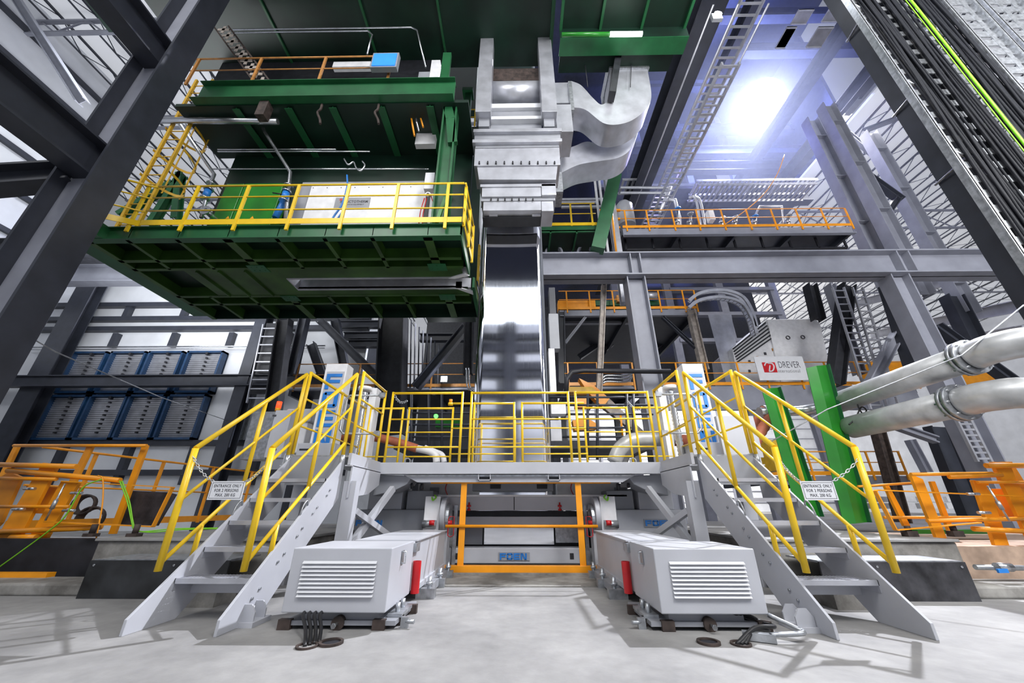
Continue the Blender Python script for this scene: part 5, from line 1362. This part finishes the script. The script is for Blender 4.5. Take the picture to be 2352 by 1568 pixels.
tag(MB().tube(Q, .1, 14, True, [.105 if k % 2 else .095 for k in range(len(Q))]).build('rubber_hose', M['hose']), 'terracotta ribbed hose curving down behind the right stair, front one', 'hose')
P = [pt(*c_, Y=Yh+.35) for c_ in ((1800, 930), (1775, 935), (1752, 950), (1735, 980), (1725, 1030))]; Q = smooth(P, 8)
tag(MB().tube(Q, .1, 14, True, [.105 if k % 2 else .095 for k in range(len(Q))]).build('rubber_hose', M['hose']), 'terracotta ribbed hose behind the right stair, rear one', 'hose')
P = [pt(*c_, Y=7.8) for c_ in ((772, 1010), (800, 1005), (850, 1003), (900, 1012), (958, 1030))]; Q = smooth(P, 8)
tag(MB().tube(Q, .085, 14).build('rubber_hose', M['hose']), 'terracotta hose lying behind the left platform rails', 'hose')
pipe('white pipe bend joined to the left terracotta hose', [(955, 1029), (985, 1036), (1000, 1045), (1003, 1062)], .07, 'white', 7.8, sm=True, n=14)
pipe('white pipe bend beside it nearer the strip, left of the strip', [(975, 1028), (995, 1036), (1015, 1045), (1020, 1062)], .06, 'white', 7.95, sm=True, n=14)
pipe('white pipe arch behind the right platform rails, front', [(1410, 1062), (1425, 1030), (1455, 1010), (1510, 1008), (1545, 1010)], .14, 'pipe', 7.7, sm=True, n=18)
pipe('white pipe arch behind the right platform rails, rear', [(1425, 1062), (1440, 1035), (1470, 1020), (1500, 1018)], .13, 'pipe', 8.1, sm=True, n=18)
P = [pt(*c_, Y=7.7) for c_ in ((1545, 1010), (1575, 1012), (1600, 1016))]
tag(MB().tube(P, .12, 14).build('rubber_hose', M['hose']), 'short terracotta hose behind the right landing rails', 'hose')
def gpost(label, tl, tr, bl, br, Y):
    a, b, c_, d_ = pt(*tl, Y=Y), pt(*tr, Y=Y), pt(*bl, Y=Y), pt(*br, Y=Y)
    r = T('green_post', label, 'post', tuple(c_), 'bright green posts at the right')
    m1, m2 = a.lerp(b, .4), c_.lerp(d_, .4)
    t = .012
    MB().add([a, m1+V((0, -.06, 0)), m2+V((0, -.06, 0)), c_, a+V((0, t, 0)), m1+V((0, -.06+t, 0)), m2+V((0, -.06+t, 0)), c_+V((0, t, 0))], [(0, 1, 2, 3), (4, 5, 6, 7), (0, 1, 5, 4), (3, 2, 6, 7), (0, 3, 7, 4), (1, 2, 6, 5)]).build('flange', M['green_b'], r)
    MB().add([m1+V((0, -.06, 0)), b, d_, m2+V((0, -.06, 0)), m1+V((0, -.06+t, 0)), b+V((0, t, 0)), d_+V((0, t, 0)), m2+V((0, -.06+t, 0))], [(0, 1, 2, 3), (4, 5, 6, 7), (0, 1, 5, 4), (3, 2, 6, 7), (0, 3, 7, 4), (1, 2, 6, 5)]).build('web', M['green_b'], r)
    MB().add([b, b+V((.01, -.07, 0)), d_+V((.01, -.07, 0)), d_, b+V((t, 0, 0)), b+V((t+.01, -.07, 0)), d_+V((t+.01, -.07, 0)), d_+V((t, 0, 0))], [(0, 1, 2, 3), (4, 5, 6, 7), (0, 1, 5, 4), (3, 2, 6, 7), (0, 3, 7, 4), (1, 2, 6, 5)]).build('lip', M['green'], r)
gpost('thick bright green steel post nearest the silver pipes', (1852, 845), (1897, 838), (1938, 1203), (1992, 1199), 6.9)
gpost('bright green steel post just behind the right stair handrail', (1750, 895), (1786, 890), (1836, 1190), (1884, 1186), 7.3)
a = pt(1870, 1205, Z=.52); tag(MB().box(a.x-.3, a.x+1.0, 6.7, 6.85, .50, .56).build('green_rail', M['green_b']), 'low green rail on the slab at the foot of the green posts', 'rail')
p = pt(1700, 1000, Y=6.9); tag(fb(MB(), 1655, 955, 1742, 1050, 6.6, .08).build('guard_panel', M['grey']), 'grey sloping guard panel behind the right stair handrail', 'panel')
pipe('black cable bundle hanging from the upper silver pipe', [(1972, 905), (1970, 930), (1982, 950), (1990, 942), (1978, 935), (1965, 960), (1950, 975)], .012, 'black', 6.6, 'hanging_cable', sm=True, cat='cable')
tag(MB().tube([pt(1760, 1020, Y=5.6), pt(1900, 940, Y=5.4), pt(2210, 815, Y=4.6), pt(2352, 700, Y=4.2)], .009, 6).build('wire_rope', M['galv']), 'wire rope stretched above the right stair toward the slate column', 'rope')
# ================================================================== SLABS AND CHECKER PLATES either side
def poly(px, Y, name, m, parent=None, d=.02):
    return MB().prism([pt(*p, Y=Y) for p in px], (0, d, 0)).build(name, m, parent)
def slabs(s, side):
    X = lambda v: XC+s*v
    r = T('concrete_plinth', 'stained concrete plinth with pale top behind the %s stair' % side, 'concrete block', (X(4.2), 5.3, 0), 'concrete plinths behind the stairs')
    MB().box(*sorted((X(3.0), X(5.35))), 5.25, 9.5, 0, .50).build('block', M['concrete'], r, .02)
    MB().box(*sorted((X(2.9), X(5.37))), 5.22, 9.6, .50, .53).build('top_slab', M['floor'], r, .006)
    r = T('concrete_step', 'low pale concrete step at the floor beside the %s plinth' % side, 'concrete step', (X(4.5), 4.8, 0), 'low concrete steps')
    MB().box(*sorted((X(3.25), X(6.3 if s < 0 else 7.2))), 4.78, 5.25, 0, .115).build('step', M['concrete'], r, .02)
    x0, x1 = 3.2, 4.75
    r = T('checker_plate_ramp', ('scuffed black plate riser in front of the left plinth' if s < 0 else 'dark diamond checker plate riser in front of the right plinth'), 'steel plate', (X(4), 4.66, 0))
    MB().box(*sorted((X(x0), X(x1))), 4.66, 4.68, .0, .355).build('front_plate', M['blackplate'] if s < 0 else M['checker'], r)
    MB().box(*sorted((X(x0), X(x1-.02))), 4.68, 5.2, .345, .365).build('top_plate', M['galv'], r)
    MB().box(*sorted((X(x1-.02), X(x1))), 4.68, 5.2, .0, .345).build('end_plate', M['blackplate'], r)
    m = MB()
    for v in (x1-.06, x0+.6): m.cyl((X(v), 4.652, .31), (X(v), 4.66, .31), .012, 8)
    m.build('screws', M['chrome'], r)
    tag(MB().box(*sorted((X(3.0), X(3.5))), 4.3, 4.6, 0, .16).build('timber_block', M['concrete']), 'small concrete block under the %s stair treads' % side, 'block')
slabs(-1, 'left'); slabs(1, 'right')
for px, lb in ((208, 'left'), (307, 'right')):
    p = pt(px, 1232, Z=.53); tag(MB().box(p.x-.07, p.x+.07, p.y-.05, p.y+.05, .53, .57).cyl((p.x, p.y, .57), (p.x, p.y, .68), .035, 10).build('anchor_bolt', M['rust']), 'rusty anchor bolt on the left plinth, the %s of two' % lb, 'bolt')
for px, lb in ((2092, 'left'), (2197, 'right')):
    p = pt(px, 1232, Z=.53); tag(MB().box(p.x-.07, p.x+.07, p.y-.05, p.y+.05, .53, .6).cyl((p.x, p.y, .6), (p.x, p.y, .66), .035, 10).build('anchor_bolt', M['rust']), 'dark anchor bolt on the right plinth, the %s of two' % lb, 'bolt')
tag(MB().box(-9.5, -5.45, 5.55, 5.75, 0, .5).build('edge_beam', M['dark']), 'dark blue black steel beam at the left border beside the plinth', 'beam')
tag(MB().box(5.55, 10, 5.6, 8.5, 0, .42).build('brick_slab', mat('pinkish_concrete', (.5, .36, .27), .8, noise=.15))  , 'pinkish concrete slab behind the right orange frame', 'slab')
# orange floor pieces
p, q = pt(0, 1400, Z=0), pt(60, 1436, Z=0)
tag(MB().prism([pt(-150, 1399, Y=4.45), pt(65, 1397, Y=4.45), pt(49, 1436, Y=4.3), pt(-160, 1436, Y=4.3)], (0, .02, 0)).build('orange_floor_plate', M['orange']), 'orange steel plate end standing on the floor at the left border', 'steel plate')
tag(MB().box(-9, pt(115, 1325, Y=5.2).x, 5.15, 5.25, pt(50, 1342, Y=5.2).z, pt(50, 1314, Y=5.2).z).build('orange_toe_beam', M['orange']), 'orange toe beam low at the left border', 'beam')
tag(MB().box(pt(2255, 1290, Y=6.2).x, 11, 6.2, 6.3, .12, .28).build('orange_toe_beam', M['orange']), 'orange toe beam low at the right border', 'beam')
# orange frames, left
def oframe(side, Y, tubes, plates, label, thin=()):
    r = T('orange_barricade', label, 'guard frame', tuple(pt(*plates[0][-1], Y=Y)))
    for a, b, w in tubes: MB().tube([pt(*a, Y=Y), pt(*b, Y=Y)], w, 12).build('tube', M['orange'], r)
    for i, P in enumerate(plates): MB().prism([pt(*p, Y=Y+.03+.055*i) for p in P], (0, .05, 0)).build('upright_plate', M['orange'], r, .003)
    for P in thin:
        m = MB(); W_ = [pt(*p, Y=Y-.06) for p in P]
        for a, b in zip(W_[:-1], W_[1:]): m.obox(a, b, .09, .014, (0, 1, 0)) if 0 else m.obox(a, b, .014, .06, (0, 1, 0))
        m.build('bent_flat_bar', M['orange'], r)
    return r
rl = oframe('left', 5.7, [((-30, 1066), (176, 1071), .036), ((18, 1080), (276, 1103), .036), ((-20, 1098), (130, 1100), .026), ((-20, 1163), (160, 1163), .022), ((-20, 1222), (232, 1210), .036), ((25, 1234), (84, 1234), .04)],
    [[(98, 1062), (132, 1066), (40, 1242), (0, 1242), (-12, 1240)], [(140, 1105), (180, 1108), (100, 1245), (60, 1245)], [(-20, 1110), (20, 1082), (48, 1096), (0, 1200), (-40, 1240)], [(60, 1115), (150, 1120), (130, 1180), (55, 1178)]],
    'cluster of orange plates and tubes forming a guard frame at the left border',
    [[(145, 1105), (398, 1119), (395, 1122), (352, 1209), (105, 1198)]])
oframe('left', 6.4, [((32, 1023), (337, 1023), .026)], [[(200, 1022), (213, 1022), (160, 1130), (145, 1130)], [(326, 1022), (338, 1022), (262, 1226), (248, 1226)], [(32, 1022), (42, 1022), (-10, 1130), (-22, 1130)]], 'tall orange rail frame standing on the left plinth edge')
a = pt(2000, 1000, Y=6)
oframe('right', 5.7, [((2265, 1069), (2400, 1069), .036), ((2180, 1095), (2300, 1090), .03), ((2092, 1089), (2280, 1087), .024), ((2245, 1107), (2400, 1108), .02), ((2130, 1196), (2400, 1190), .026), ((2235, 1214), (2400, 1222), .032)],
    [[(2280, 1060), (2318, 1062), (2400, 1240), (2370, 1250)], [(2235, 1102), (2270, 1108), (2332, 1292), (2300, 1290)], [(2092, 1088), (2120, 1100), (2176, 1238), (2152, 1234)], [(2275, 1122), (2400, 1122), (2400, 1188), (2300, 1186)], [(2300, 1060), (2325, 1060), (2400, 1180), (2400, 1230)]],
    'cluster of orange plates and tubes forming a guard frame at the right border',
    [[(2400, 1142), (2013, 1125), (2010, 1128), (2057, 1217), (2250, 1200)]])
oframe('right', 6.5, [((2030, 1188), (2300, 1188), .022), ((1970, 1117), (2110, 1108), .018)], [[(2138, 1105), (2148, 1105), (2194, 1222), (2182, 1222)], [(2030, 1110), (2040, 1110), (2092, 1208), (2078, 1208)]], 'rear orange frame on the right plinth behind the large one')
for s_, a, b, lb in ((-1, (150, 1110), (104, 1195), 'left'), (1, (2268, 1115), (2318, 1195), 'right')):
    A, B = pt(*a, Y=5.55), pt(*b, Y=5.55); r = T('turnbuckle', 'grey steel turnbuckle rod on the %s orange guard frame' % lb, 'turnbuckle', tuple(A), 'turnbuckles on the orange frames')
    MB().cyl(A, B, .012, 8).build('rod', M['chrome'], r); MB().cyl(A.lerp(B, .45), A.lerp(B, .7), .024, 8).build('barrel', M['galv'], r)
for k, (px, py, lb) in enumerate(((68, 1122, 'upper one on the left frame'), (43, 1169, 'lower one on the left frame'), (176, 1132, 'upper one near the turnbuckle on the left frame'), (158, 1172, 'lower one near the turnbuckle on the left frame'), (2235, 1134, 'upper one on the right frame'), (2260, 1177, 'lower one on the right frame'))):
    p = pt(px, py, Y=5.6); tag(MB().cyl(p-V((.08, 0, 0)), p+V((.08, 0, 0)), .02, 10).build('steel_pin', M['chrome']), 'bright steel pin, ' + lb, 'pin')
# rails running back
XL = pt(80, 1030, Y=6.4).x
grail('brown orange rail running back beside the left wall', [(XL, 6.5), (XL+.3, 12)], .53, 1.31, 1, [(XL, 7.4), (XL+.1, 8.8), (XL+.2, 10.2), (XL+.3, 11.6)], 'orange', toe=True)
tag(poly([(293, 1126), (386, 1130), (405, 1135), (362, 1207), (268, 1204)], 6.6, 'checker_gate', M['checker']), 'dark checker plate gate standing behind the left orange frame', 'gate')
for k, (P, w, mt_, lb) in enumerate(((((275, 1104), (292, 1150), (303, 1200), (310, 1216), (345, 1222), (420, 1216), (500, 1214)), .008, 'lime', 'lime cable draped over the orange frame, lower strand'), (((280, 1104), (297, 1150), (306, 1200), (318, 1220), (400, 1214), (500, 1212)), .008, 'lime', 'lime cable draped over the orange frame, upper strand'),
        (((235, 1100), (190, 1120), (150, 1185), (108, 1222), (50, 1265), (-10, 1308)), .009, 'lime', 'lime cable stretched down to the left border'), (((225, 1092), (236, 1100), (236, 1150), (228, 1200), (221, 1235)), .009, 'orange', 'thin orange cord hanging from the left orange frame'))):
    tag(MB().tube(smooth([pt(*p, Y=5.55) for p in P]), w, 6).build('hanging_cable', M[mt_]), lb, 'cable')
r = T('cable_coil', 'coil of dark cable lying behind the left orange frame', 'coil', tuple(pt(195, 1165, Y=7.6)))
for k, (px, py, rr) in enumerate(((190, 1158, .22), (205, 1190, .26))):
    p = pt(px, py, Y=7.6); m = MB()
    for j in range(5): m.tube([(p.x+rr*math.cos(t)*(1-.05*j), p.y+j*.02, p.z+rr*.75*math.sin(t)*(1-.03*j)) for t in [2*math.pi*i/20 for i in range(20)]], .02, 6, False, closed=True)
    m.build('coil_turns', M['rust'], r)
pipe('grey pipe lying on the low step at the right border', [(2240, 1302), (2352, 1304)], .028, 'galv', 5.0)
p = pt(2305, 1302, Y=4.95)
r = T('ball_valve', 'small ball valve with a blue lever at the right border', 'valve', tuple(p))
MB().cyl(p-V((.08, 0, 0)), p+V((.08, 0, 0)), .045, 14).build('valve_body', M['chrome'], r); MB().obox(p+V((-.02, -.04, -.03)), p+V((-.14, -.05, -.03)), .02, .04).build('lever', M['blue'], r)
# ================================================================== CABINETS LEFT OF THE LEFT PILLAR
r = T('control_cabinet', 'stainless control cabinet behind the left stair handrail', 'cabinet', tuple(pt(590, 1050, Y=7.6)))
fb(MB(), 566, 945, 622, 1055, 7.5, .3).build('body', M['galv'], r, .008); fb(MB(), 620, 942, 658, 1050, 7.45, .3).build('door', M['grey'], r)
for py in (952, 1030): fb(MB(), 626, py, 634, py+4, 7.44, .01).build('hinge', M['ink'], r)
p = pt(637, 944, Y=7.6)
r = T('warning_beacon', 'glowing red warning beacon on the stainless control cabinet', 'beacon', tuple(p))
MB().cyl(p, p+V((0, 0, .06)), .05, 14).build('base', M['amber'], r); MB().cyl(p+V((0, 0, .06)), p+V((0, 0, .2)), .05, 14).build('lens', M['redglow'], r)
r = T('enclosure', 'pale rounded machine enclosure between the control cabinet and the left pillar', 'enclosure', tuple(pt(690, 1040, Y=7.8)))
fb(MB(), 655, 938, 716, 968, 7.7, .4).build('upper_box', M['grey'], r, .03); fb(MB(), 652, 968, 700, 1040, 7.75, .4).build('lower_box', M['white'], r, .02)
p = pt(1035, 925, Y=7.3)
r = T('amber_lamp', 'small amber signal lamp on the rear guardrail left of the strip', 'lamp', tuple(p))
MB().cyl(p-V((0, 0, .05)), p, .05, 12).build('base', M['yellow'], r); MB().cyl(p, p+V((0, 0, .07)), .035, 12).build('lens', M['orange'], r)
p = pt(1001, 955, Y=12); tag(MB().cyl(p, p+V((0, .05, 0)), .07, 12).build('green_indicator', M['greenglow']), 'tiny green indicator light behind the platform left of the strip', 'light')
fbm = fb(MB(), 1000, 965, 1060, 980, 12.2, .3); tag(fbm.build('green_machine', M['green_b']), 'green machine part behind the platform just left of the strip', 'frame')
for k, (a, b, py) in enumerate(((940, 1085, 948), (935, 1085, 975), (940, 1085, 1003), (1262, 1500, 912), (1262, 1500, 930), (1262, 1500, 951), (1262, 1450, 982), (1262, 1450, 1003))):
    lbs = ['left of the strip, highest', 'left of the strip, middle', 'left of the strip, lowest', 'right of the strip, highest', 'right of the strip, second', 'right of the strip, third', 'right of the strip, fourth', 'right of the strip, lowest']
    pipe('grey scaffold rail behind the platform ' + lbs[k], [(a, py), (b, py)], .028, 'slate', 9.4, 'scaffold_rail', cat='rail')
for k, (px, lb) in enumerate(((945, 'first'), (985, 'second'), (1015, 'third'), (1350, 'fourth'), (1372, 'fifth'), (1440, 'sixth'), (1455, 'seventh'))):
    pipe('grey scaffold upright behind the platform, %s from the left' % lb, [(px, 905), (px, 1055)], .035, 'slate', 9.4, 'scaffold_upright', cat='post')
for k, (a, b, lb) in enumerate((((905, 905), (935, 920), 'left end'), ((1440, 920), (1475, 935), 'right end'))):
    chain(pt(*a, Y=9.2), pt(*b, Y=9.2), .12, 'steel chain between scaffold rails at the %s of the platform' % lb, 14, .05, .012)
tag(fb(MB(), 905, 1012, 1500, 1030, 10, 2).build('rear_beam', M['slate']), 'broad dark beam crossing behind the platform rails', 'beam')
# orange manipulator right of the strip
def manip():
    r = T('manipulator', 'orange hydraulic manipulator arm right of the strip behind the platform', 'machine', tuple(pt(1345, 980, Y=11)))
    poly([(1330, 868), (1365, 885), (1400, 915), (1385, 935), (1350, 900)], 11, 'arm', M['orange'], r, .3)
    poly([(1305, 888), (1360, 888), (1372, 900), (1305, 900)], 10.9, 'upper_bracket', M['yellow2'], r, .4)
    poly([(1322, 912), (1350, 912), (1350, 935), (1322, 935)], 10.8, 'block', M['orange'], r, .3)
    poly([(1315, 965), (1350, 960), (1375, 975), (1370, 985), (1320, 988)], 10.8, 'lower_arm', M['orange'], r, .3)
    poly([(1400, 915), (1500, 1010), (1490, 1018), (1385, 935)], 11.2, 'beam', M['wood'], r, .2)
    MB().cyl(pt(1425, 950, Y=10.7), pt(1430, 1000, Y=10.7), .03, 8).build('rod', M['orange'], r)
manip()
for k, (a, b, c_, d_, mt_, lb) in enumerate(((1266, 925, 1300, 950, 'white', 'pale insulated box just right of the strip'), (1265, 965, 1290, 1012, 'alu', 'crinkled foil wrapped block just right of the strip'), (1262, 720, 1284, 800, 'grey_d', 'dark machinery edge right of the bright strip band'), (1262, 800, 1276, 900, 'white', 'white upright duct edge just right of the strip'), (1262, 660, 1276, 720, 'slate', 'dark bracket stack right of the strip below the girder'))):
    tag(fb(MB(), a, b, c_, d_, 8.4 if k < 2 else 9.5, .3).build('machine_box', M[mt_]), lb, 'box')
pipe('black pipe crossing behind the right rails and bending down at its left end', [(1300, 905), (1302, 870), (1314, 854), (1340, 851), (1540, 853)], .07, 'dark', 10.2, sm=False)
for k, (py) in enumerate((872, 880, 888)):
    pipe('bright conduit curving behind the orange manipulator, %s' % ('upper', 'middle', 'lower')[k], [(1385, 868+k*6), (1395, 862+k*7), (1440, 862+k*7), (1452, 850+k*7)], .03, 'chrome', 12, sm=True)
for k, px in enumerate((1071, 1077)):
    pipe('bright bent conduit left of the strip, %s one' % ('left', 'right')[k], [(px, 845), (px+2, 885), (px+12, 898)], .025, 'chrome', 11, sm=True)
# ================================================================== DARK BACKGROUND left of centre
struct(MB().box(-7.3, 3, 27, 27.2, 0, 16).build('wall_centre_back', M['dark']))
for (a, b, Y, D_, B_, mt_, lb) in (((655, 735), (625, 960), 13.6, .5, .4, 'dark', 'dark column right of the tall cable ladder'), ((905, 725), (895, 1000), 13.6, 1.0, .8, 'dark', 'broad near black column left of the strip'), ((700, 730), (670, 860), 14.5, .35, .35, 'slate', 'slate column behind the left logo pillar'), ((1078, 725), (1075, 860), 13, .35, .3, 'dark', 'dark column directly left of the strip')):
    tag(MB().ibeam(pt(*a, Y=Y), pt(*b, Y=Y), D_, B_, .05, (1, 0, 0)).build('steel_column', M[mt_]), lb, 'column')
for (a, b, Y, lb) in (((735, 735), (870, 870), 15, 'long dark brace sloping down right behind the left pillar'), ((715, 790), (755, 900), 15.2, 'short steep dark brace behind the left pillar'), ((1070, 750), (955, 890), 14, 'dark brace sloping down left behind the small bright lamp'), ((770, 735), (795, 860), 15.4, 'steep dark strut behind the left logo pillar')):
    beam(lb, pt(*a, Y=Y), pt(*b, Y=Y), .35, .3, 'slate')
for py, Y, a, b, lb in ((746, 16, 780, 885, 'upper dark crossbeam left of the broad column'), (772, 16, 790, 885, 'middle dark crossbeam left of the broad column'), (790, 16, 800, 885, 'lower dark crossbeam left of the broad column'), (776, 15, 965, 1085, 'dark crossbeam between the broad column and the strip')):
    xbeam(lb, py, Y, a, b, .35, .3, 'slate')
tag(fb(MB(), 800, 800, 885, 850, 18, .2).build('grey_panel', M['steel']), 'plain grey panel behind the left logo pillar', 'panel')
tag(fb(MB(), 728, 735, 770, 830, 17.5, .1).build('film_panel', M['skin']), 'pale film wall patch seen behind the dark braces', 'wall panel')
tag(fb(MB(), 770, 738, 885, 792, 20, .1).build('film_panel', M['skin']), 'pale film roof patch behind the dark crossbeams', 'wall panel')
for k in range(9):
    px = 945+k*9
    pipe('thin vertical conduit in the cluster beside the broad near black column', [(px, 735+k*8), (px-3, 890)], .03, 'steel' if k % 2 else 'slate', 14+.15*k, 'conduit', 'conduit cluster left of the strip')
vladder('tall mesh cable ladder right of the dark wall column', (567, 925), (605, 745), 15.0, .75, 9)
tag(poly([(575, 905), (612, 742), (638, 742), (612, 905)], 15.2, 'mesh_backing', M['dark']), 'dark mesh behind the tall cable ladder', 'mesh')
tag(poly([(560, 905), (590, 905), (560, 1010), (525, 1010)], 15.9, 'louvred_window', M['galv']), 'tilted louvre seen between the dark wall column and the left stair', 'louvre window')
# ================================================================== RIGHT BACKGROUND low
walkway('low walkway with orange toe board far behind the green posts', 'orange guardrail of the low walkway behind the green posts', 14.2, 1760, 2085, 1093, 1038, 3, (1790, 1850, 1985, 2060), fas=.3, under='slate')
for (a, b, c_, d_, Y, mt_, lb) in ((2010, 832, 2100, 880, 24, 'orange', 'orange crane body behind the right end of the lower walkway'), (2210, 845, 2290, 890, 20, 'orange', 'orange crane girder between the fat silver pipes and the slate column'), (1920, 880, 1960, 905, 20, 'orange', 'orange machine housing behind the upper fat pipe'), (1775, 1010, 1800, 1080, 12, 'yellow2', 'yellow machine frame behind the rear green post')):
    tag(fb(MB(), a, b, c_, d_, Y, 1).build('orange_machine', M[mt_]), lb, 'machine')
for k in range(4):
    a = 1990+k*62
    tag(fb(fb(MB(), a, 1140, a+52, 1152, 16, 1), a, 1155, a+52, 1168, 16, 1).build('stacked_crate', M['white']), 'pale stacked crate row far behind the right orange frame, %s of four' % ('leftmost', 'second from left', 'third from left', 'rightmost')[k], 'crate')
for k, (a, b, Y, D_, mt_, lb) in enumerate((((2012, 975), (2075, 1200), 13, .3, 'rust', 'rusty dark column with orange foot behind the green posts'), ((2090, 1010), (2130, 1085), 18, .3, 'steel', 'far pale column right of the rusty one'), ((2150, 980), (2240, 1200), 12.4, .6, 'slate', 'slate column base behind the lower silver pipe'))):
    tag(MB().ibeam(pt(*a, Y=Y), pt(*b, Y=Y), D_, .3, .04, (1, 0, 0)).build('steel_column', M[mt_]), lb, 'column')
beam('grey strut sloping under the lower silver pipe', pt(2050, 975, Y=11), pt(2150, 1010, Y=11), .2, .2, 'steel')
# ================================================================== HALL BEHIND THE VIEWER (seen mirrored in the strip)
YW = -14
struct(MB().box(-32, 40, YW-.2, YW, 0, ZR).build('wall_front', M['skin']))
m = MB()
zz = lambda py: CH+(2*7.5-YW)*(lambda v: (_s+v*_c)/(_c-v*_s))((784-py)/FPX)
m2 = MB()
w0, w1 = zz(742), zz(662)
m2.box(-14, 14, YW+.02, YW+.06, w0, w1)
struct(m2.build('reflected_window_1', mat('reflected_band_glow', (.8, .85, .9), emit=(.92, .96, 1), es=5)))  # unseen glowing band, added and sized for the bright reflection in the strip
for py, h in ((775, .5), (800, .7), (843, .7), (862, .4), (905, .6), (950, .5)): m.box(-16, 16, YW+.02, YW+.4, zz(py)-h/2, zz(py)+h/2)
for x in (-9, -4.6, -.5, 3.2, 7): m.box(x-.25, x+.25, YW+.02, YW+.5, 0, w0)
m.box(-16, 16, YW+.02, YW+1.2, w1, ZR)
struct(m.build('trim_15', M['slate']))
# ================================================================== scatter volume added to give the flood lamp its glow
def haze():
    m = bpy.data.materials.new('added_glow_haze'); m.use_nodes = True; nt = m.node_tree
    nt.nodes.remove(nt.nodes['Principled BSDF']); v = nt.nodes.new('ShaderNodeVolumeScatter')
    v.inputs['Color'].default_value = (.6, .66, 1, 1); v.inputs['Density'].default_value = .006; v.inputs['Anisotropy'].default_value = .2
    nt.links.new(v.outputs[0], nt.nodes['Material Output'].inputs['Volume'])
    b = MB(); b.box(6, 25.5, 12, 32.5, 12, 39.5)
    o = b.build('added_glow_haze', m); tag(o, 'thin bluish haze added as a glow around the flood lamp in the tower', 'haze', kind='stuff')
haze()
